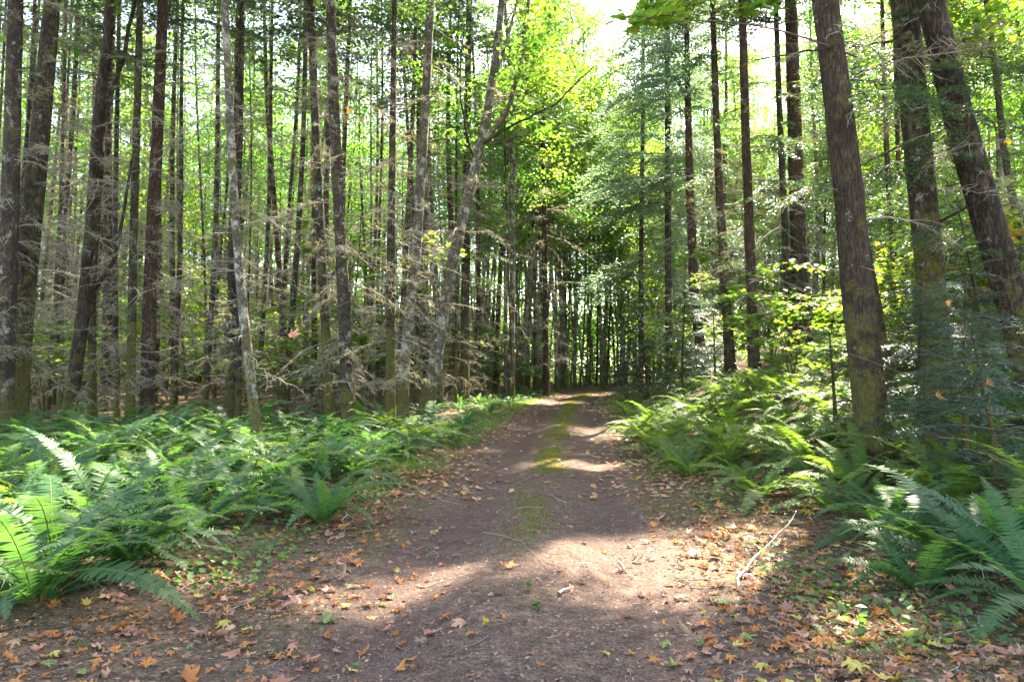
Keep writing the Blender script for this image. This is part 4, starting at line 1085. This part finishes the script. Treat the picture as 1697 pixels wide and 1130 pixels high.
# ------------------------------------------------------------------ fallen leaves
def maple_leaf_mesh(seed, col):
    r = np.random.default_rng(seed); V = MAP_V.copy()
    ang = np.arctan2(V[:, 1], V[:, 0] - .3); rad = np.hypot(V[:, 1], V[:, 0] - .3)
    rad = rad * (1 + .12 * r.normal(size=len(V)))
    V[1:, 0] = .3 + (rad * np.cos(ang))[1:]; V[1:, 1] = (rad * np.sin(ang))[1:]
    # two rings, so that the blade can curl
    inner = V[1:] * np.array([.5, .5, 1]) + V[0] * np.array([.5, .5, 0]); n = len(inner)
    VV = np.vstack([V[:1], inner, V[1:]])
    i = np.arange(n); j = (i + 1) % n
    Ft = np.stack([np.zeros(n, int), 1 + i, 1 + j], -1); Fq = np.stack([1 + i, 1 + n + i, 1 + n + j, 1 + j], -1)
    c1, c2, c3 = r.normal() * .9, .3 + abs(r.normal()) * 1.5, r.normal() * .9
    if r.random() < .5:                                         # torn: one side of the blade is missing
        cut = r.uniform(-2.4, 2.4); d_ = np.abs(np.angle(np.exp(1j * (ang[1:] - cut)))) < r.uniform(.5, 1.0)
        f_ = np.where(d_, r.uniform(.35, .6), 1.0)[:, None]; c_ = VV[0, :2]
        VV[1:1 + n, :2] = c_ + (VV[1:1 + n, :2] - c_) * f_; VV[1 + n:, :2] = c_ + (VV[1 + n:, :2] - c_) * f_
    x, y = VV[:, 0] - .35, VV[:, 1]
    VV[:, 2] = .35 * (c1 * x * x + c2 * y * y + c3 * x * y) + .05 * np.sin(9 * y + r.uniform(0, 6)) * np.abs(y) + .07 * r.normal(size=len(VV)) * (rad.max() * 0 + 1) * np.concatenate([[0], np.full(n, .4), np.full(n, 1)])
    VV[:, 2] -= VV[:, 2].min() * .6
    VV[:, :2] -= np.array([.35, 0])
    b = MB(); rr = .5 + .25 * r.normal()
    b.add(VV, Ft, 0, np.clip(rr + np.concatenate([[-.2], np.full(n, -.05), .15 + .1 * r.normal(size=n)]), 0, 1)); b.f.append(Fq); b.m.append(np.zeros(n, int)); 
    s = np.linspace(0, 1, 5)[:, None]; P = np.array([-.32, 0, .03]) + np.array([-.55, .1 * r.normal(), .05]) * s + np.array([0, .12 * r.normal(), 0]) * s ** 2
    Vt, Fs = tube(P, np.full(5, .010), 3); b.add(Vt, Fs, 0, .3)
    return b, (M['litter_' + col])
LM = {}
for c in LITTER:
    LM[c] = []
    for i in range(12):
        b, m_ = maple_leaf_mesh(600 + i + len(c) * 13, c)
        LM[c].append((b, b.build('fallen_leaf', m_)))
COLS = ['orange', 'pink tan', 'brown', 'yellow', 'dull green']
def lay(x, y, r, size, col, flip=.4):
    nz = Vector((float(g(x - .1, y) - g(x + .1, y)) / .2, float(g(x, y - .1) - g(x, y + .1)) / .2, 1)).normalized()
    q = nz.to_track_quat('Z', 'Y') @ Euler((r.normal() * .22 + (math.pi if r.random() < flip else 0), r.normal() * .22, r.uniform(0, TAU))).to_quaternion()
    return q
def leaf_obj(x, y, r, size, col, label, group, lift=.012):
    q = lay(x, y, r, size, col)
    o = obj('fallen_leaf', LM[col][r.integers(0, 12)][1], None, (x, y, float(g(x, y)) + lift + .06 * size), q.to_euler(), size)
    tag(o, label, 'leaf', group)
r = np.random.default_rng(900)
for px, py, sz, col, lab in [
    (237, 1022, .17, 'orange', 'curled bright orange maple leaf on the left slope'), (350, 1062, .2, 'pink tan', 'large crumpled pink maple leaf on the lower left slope'),
    (400, 1085, .15, 'pink tan', 'small star shaped pink leaf near the bottom left'), (630, 1003, .17, 'pink tan', 'pale tan maple leaf lying flat on the left rut'),
    (572, 1010, .09, 'yellow', 'small yellow green leaf beside the tan maple leaf'), (510, 1108, .2, 'pink tan', 'large tan maple leaf at the bottom edge, left of the track'),
    (840, 945, .17, 'orange', 'bright orange leaf on the middle strip of the track'), (665, 1078, .15, 'brown', 'brown maple leaf with dark shadow on the left rut'),
    (585, 972, .16, 'dull green', 'dull green leaf cluster on the left rut'), (885, 886, .1, 'dull green', 'small dull green leaf on the middle of the track'),
    (835, 1022, .11, 'orange', 'narrow tan orange leaf left of the green seedlings'), (1142, 1052, .2, 'brown', 'broad pale brown maple leaf on the right rut'),
    (1215, 1112, .2, 'pink tan', 'pointed pink brown leaf at the bottom edge, right of the track'), (1190, 1003, .13, 'dull green', 'yellow green curled leaf right of the track'),
    (1408, 935, .1, 'yellow', 'small bright yellow leaf standing below the ferns'), (1372, 968, .13, 'yellow', 'yellow orange leaf right of the pale stick'),
    (1407, 958, .15, 'orange', 'folded orange leaf under the right hand ferns'), (1540, 1055, .16, 'orange', 'round orange leaf on the lower right verge'),
    (1486, 1090, .16, 'pink tan', 'large tan leaf on moss at the bottom right'), (690, 870, .12, 'orange', 'flat orange leaf on the upper left rut'),
    (375, 962, .14, 'yellow', 'yellow and orange leaf below the left fern bed'), (445, 1140, .22, 'pink tan', 'large pink leaf cut by the bottom edge')]:
    p = at_ground(px, py); leaf_obj(p[0], p[1], r, sz, col, lab, None)
def litter_density(u, x, y):
    c = .25 + 1.2 * vnoise(x, y, .8, 31) ** 1.5
    d = np.exp(-((u + 1.85) / .75) ** 2) * 1.0 + np.exp(-((u - 1.95) / .8) ** 2) * 1.15 + .03 + .18 * (np.abs(u) > 2.4)
    return d * c
spots = [(at_ground(px, py)) for px, py in []]
k = 0
side_word = lambda u: 'on the left verge' if u < -1.3 else ('on the right verge' if u > 1.3 else 'on the bare track')
while k < 275:
    y = 2.9 + 6.2 * r.random() ** 1.2; x = r.uniform(-.78 * y, .78 * y); u = x - float(road_x(y))
    if abs(u) > 4.2 or r.random() > litter_density(u, x, y): continue
    col = COLS[r.choice(5, p=[.30, .33, .24, .07, .06])]; big = r.random() < .5
    sz = r.uniform(.13, .2) if big else r.uniform(.06, .12)
    near = 'close to the camera' if y < 5 else 'further up'
    leaf_obj(x, y, r, sz, col, f'{"large" if big else "small"} {col} fallen leaf {side_word(u)}', f'{"large" if big else "small"} {col} leaves {side_word(u)}, {near}', .006 + .02 * r.random() * (abs(u) > 1.3)); k += 1

def litter_stuff(name, n, pos, label, cols, size, lift=.02, lite=False):
    r = np.random.default_rng(len(name) + 300); mats = [M['litter_' + c] for c in cols]; b = MB(); k = 0
    while k < n:
        x, y, u = pos(r)
        if r.random() > litter_density(u, x, y): continue
        ci = r.choice(len(cols), p=np.array([.3, .3, .4, .05, .05])[:len(cols)] / sum([.3, .3, .4, .05, .05][:len(cols)])); sz = r.uniform(*size)
        src = LM[cols[ci]][r.integers(0, 12)][0]
        q = lay(x, y, r, sz, None).to_matrix().to_4x4()
        Mx = np.array(Matrix.Translation((x, y, float(g(x, y)) + .008 + lift * r.random())) @ q @ Matrix.Scale(sz, 4))
        if lite:
            V, F = leaves(np.array([[-.4, 0, .03]]), np.array([[0, 0, 1.0]]), np.array([[1.0, 0, 0]]), 1.0, 1.0, M5_V * np.array([1, 1, 2.5]), M5_F); src = MB().add(V, F, 0, .5)
        sub = MB(); sub.v, sub.f, sub.m, sub.r, sub.n = src.v, src.f, [np.full(len(f), ci) for f in src.f], src.r, src.n
        b.merge(sub, Mx, r.normal() * .2); k += 1
    tag(obj(name, b.build(name, mats, False)), label, 'leaf litter', kind='stuff')
def pos_near(r):
    y = 2.8 + 9 * r.random() ** 1.3; x = r.uniform(-.8 * y - .2, .8 * y + .2); return x, y, x - float(road_x(y))
def pos_far(r):
    y = 9 + 30 * r.random() ** 1.6; u = r.uniform(-4.5, 5.5); return u + float(road_x(y)), y, u
litter_stuff('leaf_litter', 4800, pos_near, 'scattered broken orange and brown leaves on both verges', COLS, (.03, .11))
litter_stuff('distant_leaf_litter', 3600, pos_far, 'orange leaf litter along the track edges toward the bend', COLS, (.05, .115), lite=True)

def debris():
    r = np.random.default_rng(333); b = MB(); n = 46000
    y = 2.6 + 9.5 * r.random(n) ** 1.5; x = r.uniform(-.8, .8, n) * y; u = x - road_x(y)
    keep = np.abs(u) < 4.5; x, y, u = x[keep], y[keep], u[keep]; n = len(x)
    z = g(x, y) + .003 + .004 * r.random(n)
    a = r.uniform(0, TAU, n); L = r.uniform(.008, .05, n) * (1 + 1.2 * (r.random(n) < .08)); d = np.stack([np.cos(a), np.sin(a), r.normal(size=n) * .08], -1)
    P0 = np.stack([x, y, z], -1); V, F = twigs(P0, P0 + d * L[:, None], r.uniform(.0008, .0022, n), .0008); b.add(V, F, 0, rep(r.random(n) ** 1.6, 6))
    m = 16000; y = 2.6 + 8 * r.random(m) ** 1.5; x = r.uniform(-.8, .8, m) * y
    C = np.stack([x, y, g(x, y) + .004], -1); sz = r.uniform(.008, .04, m)
    V, F = leaves(C, norm(np.array([0, 0, 1.0]) + r.normal(size=(m, 3)) * .35), rdir(m, 0, 1, r), sz, sz * .6); b.add(V, F, 1, rep(r.random(m), 4))
    return b.build('needle_debris', [M['stick'], M['litter_brown']], False)
tag(obj('needle_debris', debris()), 'fine fallen needles, chips and twig bits over the soil', 'debris', kind='stuff')

def pebbles():
    r = np.random.default_rng(444); b = MB(); n = 2600
    y = 2.6 + 9 * r.random(n) ** 1.4; u = r.normal(size=n) * .95; x = u + road_x(y)
    V0 = np.array([[1, 0, 0], [0, 1, 0], [-1, 0, 0], [0, -1, 0], [0, 0, 1], [0, 0, -1.0], [.6, .6, .5], [-.6, .6, .5], [-.6, -.6, .5], [.6, -.6, .5]])
    F0 = np.array([[0, 6, 9], [0, 1, 6], [1, 7, 6], [1, 2, 7], [2, 8, 7], [2, 3, 8], [3, 9, 8], [3, 0, 9], [4, 9, 6], [4, 6, 7], [4, 7, 8], [4, 8, 9]])
    sz = .0035 + .011 * r.random(n) ** 3
    V = V0[None] * sz[:, None, None] * (1 + .3 * r.normal(size=(n, 10, 3))) * np.array([1.2, 1, .7]) + np.stack([x, y, g(x, y) + .004], -1)[:, None]
    F = (np.arange(n) * 10)[:, None, None] + F0[None]
    b.add(V.reshape(-1, 3), F.reshape(-1, 3), 0, rep(r.random(n), 10))
    return b.build('pebbles', M['pebble'], False)
tag(obj('pebbles', pebbles()), 'small grey brown stones pressed into the dirt track', 'pebbles', kind='stuff')

# ------------------------------------------------------------------ sticks on the ground
def stick(label, pa, pb, rad, mat, bend=.05, z0=.015, z1=.015, nb=2, seed=0, name='fallen_stick', group=None):
    r = np.random.default_rng(seed); a, b_ = np.array(pa[:2]), np.array(pb[:2]); s = np.linspace(0, 1, 10)[:, None]
    L = np.linalg.norm(b_ - a); pr = np.array([-(b_ - a)[1], (b_ - a)[0]]) / L
    XY = a + (b_ - a) * s + pr * bend * L * np.sin(s * math.pi * r.uniform(1, 2.2)) + r.normal(size=(10, 2)) * .008 * L
    Z = g(XY[:, 0], XY[:, 1]) + rad + z0 + (z1 - z0) * s[:, 0]
    P = np.column_stack([XY, Z]); o0 = P[0].copy(); P = P - o0
    b = MB(); V, F = tube(P, np.interp(s[:, 0], [0, 1], [rad, rad * .45]), 6); b.add(V, F, 0, r.random())
    for i in range(nb):
        t0 = r.uniform(.3, .9); p = np.array([np.interp(t0, s[:, 0], P[:, j]) for j in range(3)]); an = r.uniform(.5, 1.0) * r.choice([-1, 1])
        d = (b_ - a) / L; d = np.array([d[0] * math.cos(an) - d[1] * math.sin(an), d[0] * math.sin(an) + d[1] * math.cos(an), .12])
        q = p + d * L * r.uniform(.1, .25); V, F = tube(np.array([p, (p + q) / 2 + r.normal(size=3) * .01, q]), [rad * .55, rad * .4, rad * .2], 5); b.add(V, F, 0, r.random())
    tag(obj(name, b.build(name, M[mat]), None, o0), label, 'stick', group)
G_ = at_ground
stick('pale broken stick slanting up from the litter into the ferns', G_(1222, 978), G_(1312, 882), .010, 'stick_pale', .025, .0, .2, 0, 1)
stick('dark thin stick lying on the right verge below the ferns', G_(1290, 925), G_(1415, 975), .006, 'stick', .04, seed=2)
stick('long thin grey twig running off the middle strip of the track', G_(805, 885), G_(912, 945), .003, 'stick', .05, seed=3)
stick('short dark twig in the sunlit patch on the right rut', G_(1025, 935), G_(1040, 953), .006, 'stick', .02, nb=0, seed=4)
stick('thin dark twig at the edge of the sunlit patch', G_(1118, 962), G_(1155, 976), .006, 'stick', .04, nb=1, seed=5)
stick('grey stick lying along the grassy left edge of the track', G_(690, 712), G_(758, 692), .03, 'stick_pale', .05, nb=1, seed=6)
stick('thin dark stick below the left fern bed', G_(300, 985), G_(365, 955), .006, 'stick', .08, seed=7)
stick('pale twig on the lower left slope', G_(375, 1020), G_(420, 1000), .005, 'stick_pale', .06, seed=8)
stick('slim forked twig beside orange leaves on the left verge', G_(545, 905), G_(568, 880), .006, 'stick', .06, nb=2, seed=9)
stick('short upright looking twig below the front fern clump', G_(570, 870), G_(572, 848), .006, 'stick_pale', .05, nb=1, seed=10)
stick('pale splinter of wood on the middle of the track', G_(925, 990), G_(948, 978), .012, 'stick_pale', .02, nb=0, seed=11)
stick('thin pale stalk lying out of the big shaded fern', G_(1592, 910), G_(1640, 985), .005, 'stick_pale', .03, nb=0, seed=12, z0=.2)
stick('thin dry twig across the bottom right litter', G_(1560, 1075), G_(1625, 1030), .006, 'stick_pale', .08, nb=2, seed=13)
stick('thin grey branch hidden in ferns below the reddish firs', G_(1325, 800), G_(1390, 735), .012, 'stick', .06, nb=2, seed=14, z0=.05, z1=.3)
r = np.random.default_rng(950)
for i in range(46):
    y = 3.2 + 7 * r.random(); x = r.uniform(-.7 * y, .7 * y); u = x - float(road_x(y))
    if abs(u) > 4: continue
    a = r.uniform(0, TAU); L = r.uniform(.12, .45)
    stick('small dry twig among the litter ' + side_word(u), (x, y), (x + math.cos(a) * L, y + math.sin(a) * L), r.uniform(.002, .005), 'stick' if r.random() < .6 else 'stick_pale', .07, .004, .01, 1, 970 + i, 'fallen_twig', 'small twigs ' + side_word(u))

# ------------------------------------------------------------------ seedlings on the middle strip
def seedling(px, py, h, label, seed):
    p = G_(px, py); o = empty('seedling', (p[0], p[1], float(g(p[0], p[1])))); tag(o, label, 'seedling'); r = np.random.default_rng(seed)
    b = MB(); P = np.array([[0, 0, -.01], [.004, 0, h * .5], [0, .006, h]]); V, F = tube(P, [.002, .0018, .001], 5); b.add(V, F); obj('stem', b.build('stem', M['stem']), o)
    for i in range(9):
        a = i * 2.4; b = MB(); d = np.array([[math.cos(a), math.sin(a), .25]]); sz = .045 * r.uniform(.7, 1.2)
        V, F = leaves(np.array([[0, 0, 0.]]), np.array([[0, 0, 1.0]]), d, sz, sz, M5_V, M5_F); b.add(V, F, 0, .5 + .3 * r.random())
        obj('leaf', b.build('leaf', M['cover']), o, (0, 0, h * (.45 + .06 * i)))
seedling(876, 980, .09, 'taller bright green seedling on the middle strip of the track', 1)
seedling(887, 1012, .06, 'smaller green seedling just below the taller one', 2)

# ------------------------------------------------------------------ dead leaves caught on twigs, overhanging maple branch
for px, py, Y, sz, col, lab in [(484, 556, 7.5, .17, 'pink tan', 'dead tan leaf hanging from twigs between left trunks'), (577, 187, 9, .13, 'orange', 'orange leaf caught in twigs beside the flaky spruce'),
                                (597, 200, 9.5, .11, 'brown', 'brown leaf caught just right of the orange one'), (1570, 502, 7.4, .12, 'orange', 'orange leaf caught on cedar sprays before the mottled fir'),
                                (1555, 655, 7.2, .14, 'orange', 'orange leaf resting on low cedar sprays'), (1636, 633, 7.0, .13, 'orange', 'flat orange leaf on cedar spray near the leaning trunk')]:
    q = at_depth(px, py, Y)
    tag(obj('caught_leaf', LM[col][rng.integers(0, 7)][1], None, q, (1.35, rng.normal() * .3, rng.normal() * .4), sz), lab, 'leaf')
    tw = MB(); e = np.array([.5 if px < 800 else -.6, .25, .35]); V, F = tube(np.array([[0, 0, 0.02], e * .5 + np.array([0, 0, .06]), e * 1.3]), [.002, .003, .005], 4); tw.add(V, F)
    tag(obj('bare_twig', tw.build('bare_twig', M['twig']), None, q), 'bare twig holding the ' + lab.split(' hanging')[0].split(' caught')[0].split(' resting')[0].split(' on ')[0], 'twig', 'twigs holding dead leaves')
def hanging_branch(label, px0, py0, px1, py1, Y0, Y1, ms, sizes, name):
    a, b_ = at_depth(px0, py0, Y0), at_depth(px1, py1, Y1); o = empty(name, a); tag(o, label, 'branch')
    s = np.linspace(0, 1, 9)[:, None]; P = (b_ - a) * s + np.array([0, 0, .12]) * np.linalg.norm(b_ - a) * np.sin(s * math.pi) * .6
    b = MB(); V, F = tube(P, np.interp(s[:, 0], [0, 1], [.016, .004]), 6); b.add(V, F); obj('limb', b.build('limb', M['twig']), o)
    az0 = math.atan2(*(b_ - a)[:2][::-1])
    for t0, da, k, sc in sizes:
        p = np.array([np.interp(t0, s[:, 0], P[:, j]) for j in range(3)]); obj('bough', ms[k], o, p, (rng.normal() * .15, .12, az0 + da), sc)
hanging_branch('overhanging bright green maple branch at the top right of the track', 1420, -80, 1165, 40, 8, 7.2, MAPLE_ME, [(.3, .5, 0, .7), (.45, -.5, 1, .6), (.6, .4, 0, .7), (.7, -.6, 1, .55), (.8, .5, 0, .7), (.9, -.3, 1, .5), (1, 0, 0, .75), (.5, -.9, 0, .6), (.8, .9, 0, .6), (.95, 2.2, 0, .5)], 'maple_branch')
hanging_branch('long bare twig sweeping across below the overhanging maple branch', 1420, 95, 1060, 40, 9, 8.5, DEAD_ME, [(.4, .4, 0, .5), (.7, -.4, 2, .4), (1, 0, 0, .5)], 'bare_branch')

# ------------------------------------------------------------------ faint haze in the air
def haze_box():
    m, nt = new_mat('woodland_air'); k = NT(nt)
    v = k.n('ShaderNodeVolumePrincipled'); v.inputs['Color'].default_value = (.92, .95, 1, 1); v.inputs['Density'].default_value = .00013; v.inputs['Anisotropy'].default_value = .5
    o = k.n('ShaderNodeOutputMaterial'); k.l(v.outputs[0], o.inputs['Volume'])
    x0, x1, y0, y1, z0, z1 = -262, 262, -16, 310, -3, 60
    V = [(x, y, z) for z in (z0, z1) for x, y in ((x0, y0), (x1, y0), (x1, y1), (x0, y1))]
    F = [[3, 2, 1, 0], [4, 5, 6, 7], [0, 1, 5, 4], [1, 2, 6, 5], [2, 3, 7, 6], [3, 0, 4, 7]]
    b = MB(); b.add(np.array(V, float), np.array(F))
    tag(obj('haze', b.build('haze', m, False)), 'faint sunlit haze hanging in the woods', 'haze', kind='stuff')
haze_box()

# ------------------------------------------------------------------ labels that tell look-alikes apart: counted from landmark trees
LAND = [(8, 'the left edge trunk'), (40, 'the mossy conifer'), (112, 'the crooked forked tree'), (242, 'the reddish conifer'), (430, 'the leaning pale alder'),
        (578, 'the flaky spruce'), (703, 'the lichened alder'), (820, 'the thin dark sapling'), (905, 'the brown bend conifer'), (1000, 'the track bend'), (1108, 'the grey hazy conifer'),
        (1212, 'the orange based fir'), (1330, 'the tall dark fir'), (1452, 'the thick near trunk'), (1560, 'the mottled fir'), (1690, 'the leaning dark trunk')]
ONES = 'first second third fourth fifth sixth seventh eighth ninth tenth eleventh twelfth thirteenth fourteenth fifteenth sixteenth seventeenth eighteenth nineteenth'.split()
TENS = {2: ('twentieth', 'twenty'), 3: ('thirtieth', 'thirty'), 4: ('fortieth', 'forty'), 5: ('fiftieth', 'fifty'), 6: ('sixtieth', 'sixty'), 7: ('seventieth', 'seventy')}
def ordinal(i):
    if i == 1: return 'nearest'
    w = ONES[i - 1] if i < 20 else (TENS[i // 10][0] if i % 10 == 0 else TENS[i // 10][1] + '-' + ONES[i % 10 - 1])
    return w + ' nearest'
KIND = {'conifer_tree': 'bare trunked conifer', 'alder_tree': 'pale leafy alder', 'pole_tree': 'thin young tree', 'vine_maple': 'bright green vine maple', 'understorey_shrub': 'green leafy shrub', 'sword_fern': 'sword fern'}
by = {}
for o in COL.objects:
    if o.parent is None and 'label' in o and 'group' in o: by.setdefault(o['label'], []).append(o)
bins = {}
for lab, os_ in by.items():
    if len(os_) < 2: continue
    for o in os_:
        nm = o.name.split('.')[0]; x, y = o.location.x, o.location.y; px = 848.5 + x / max(y, .1) * FOC
        land = min(LAND, key=lambda t: abs(t[0] - px))[1]
        bins.setdefault((nm, land, '' if nm in KIND else lab.split(',')[0].replace('among the litter ', '')), []).append((math.hypot(x, y), o))
for (nm, land, lab), lst in bins.items():
    lst.sort(key=lambda t: t[0])
    for i, (d, o) in enumerate(lst):
        w = ordinal(i + 1)
        o['label'] = f'{w} {KIND[nm]} in line with {land}' if nm in KIND else f'{w} {lab}, below {land}'
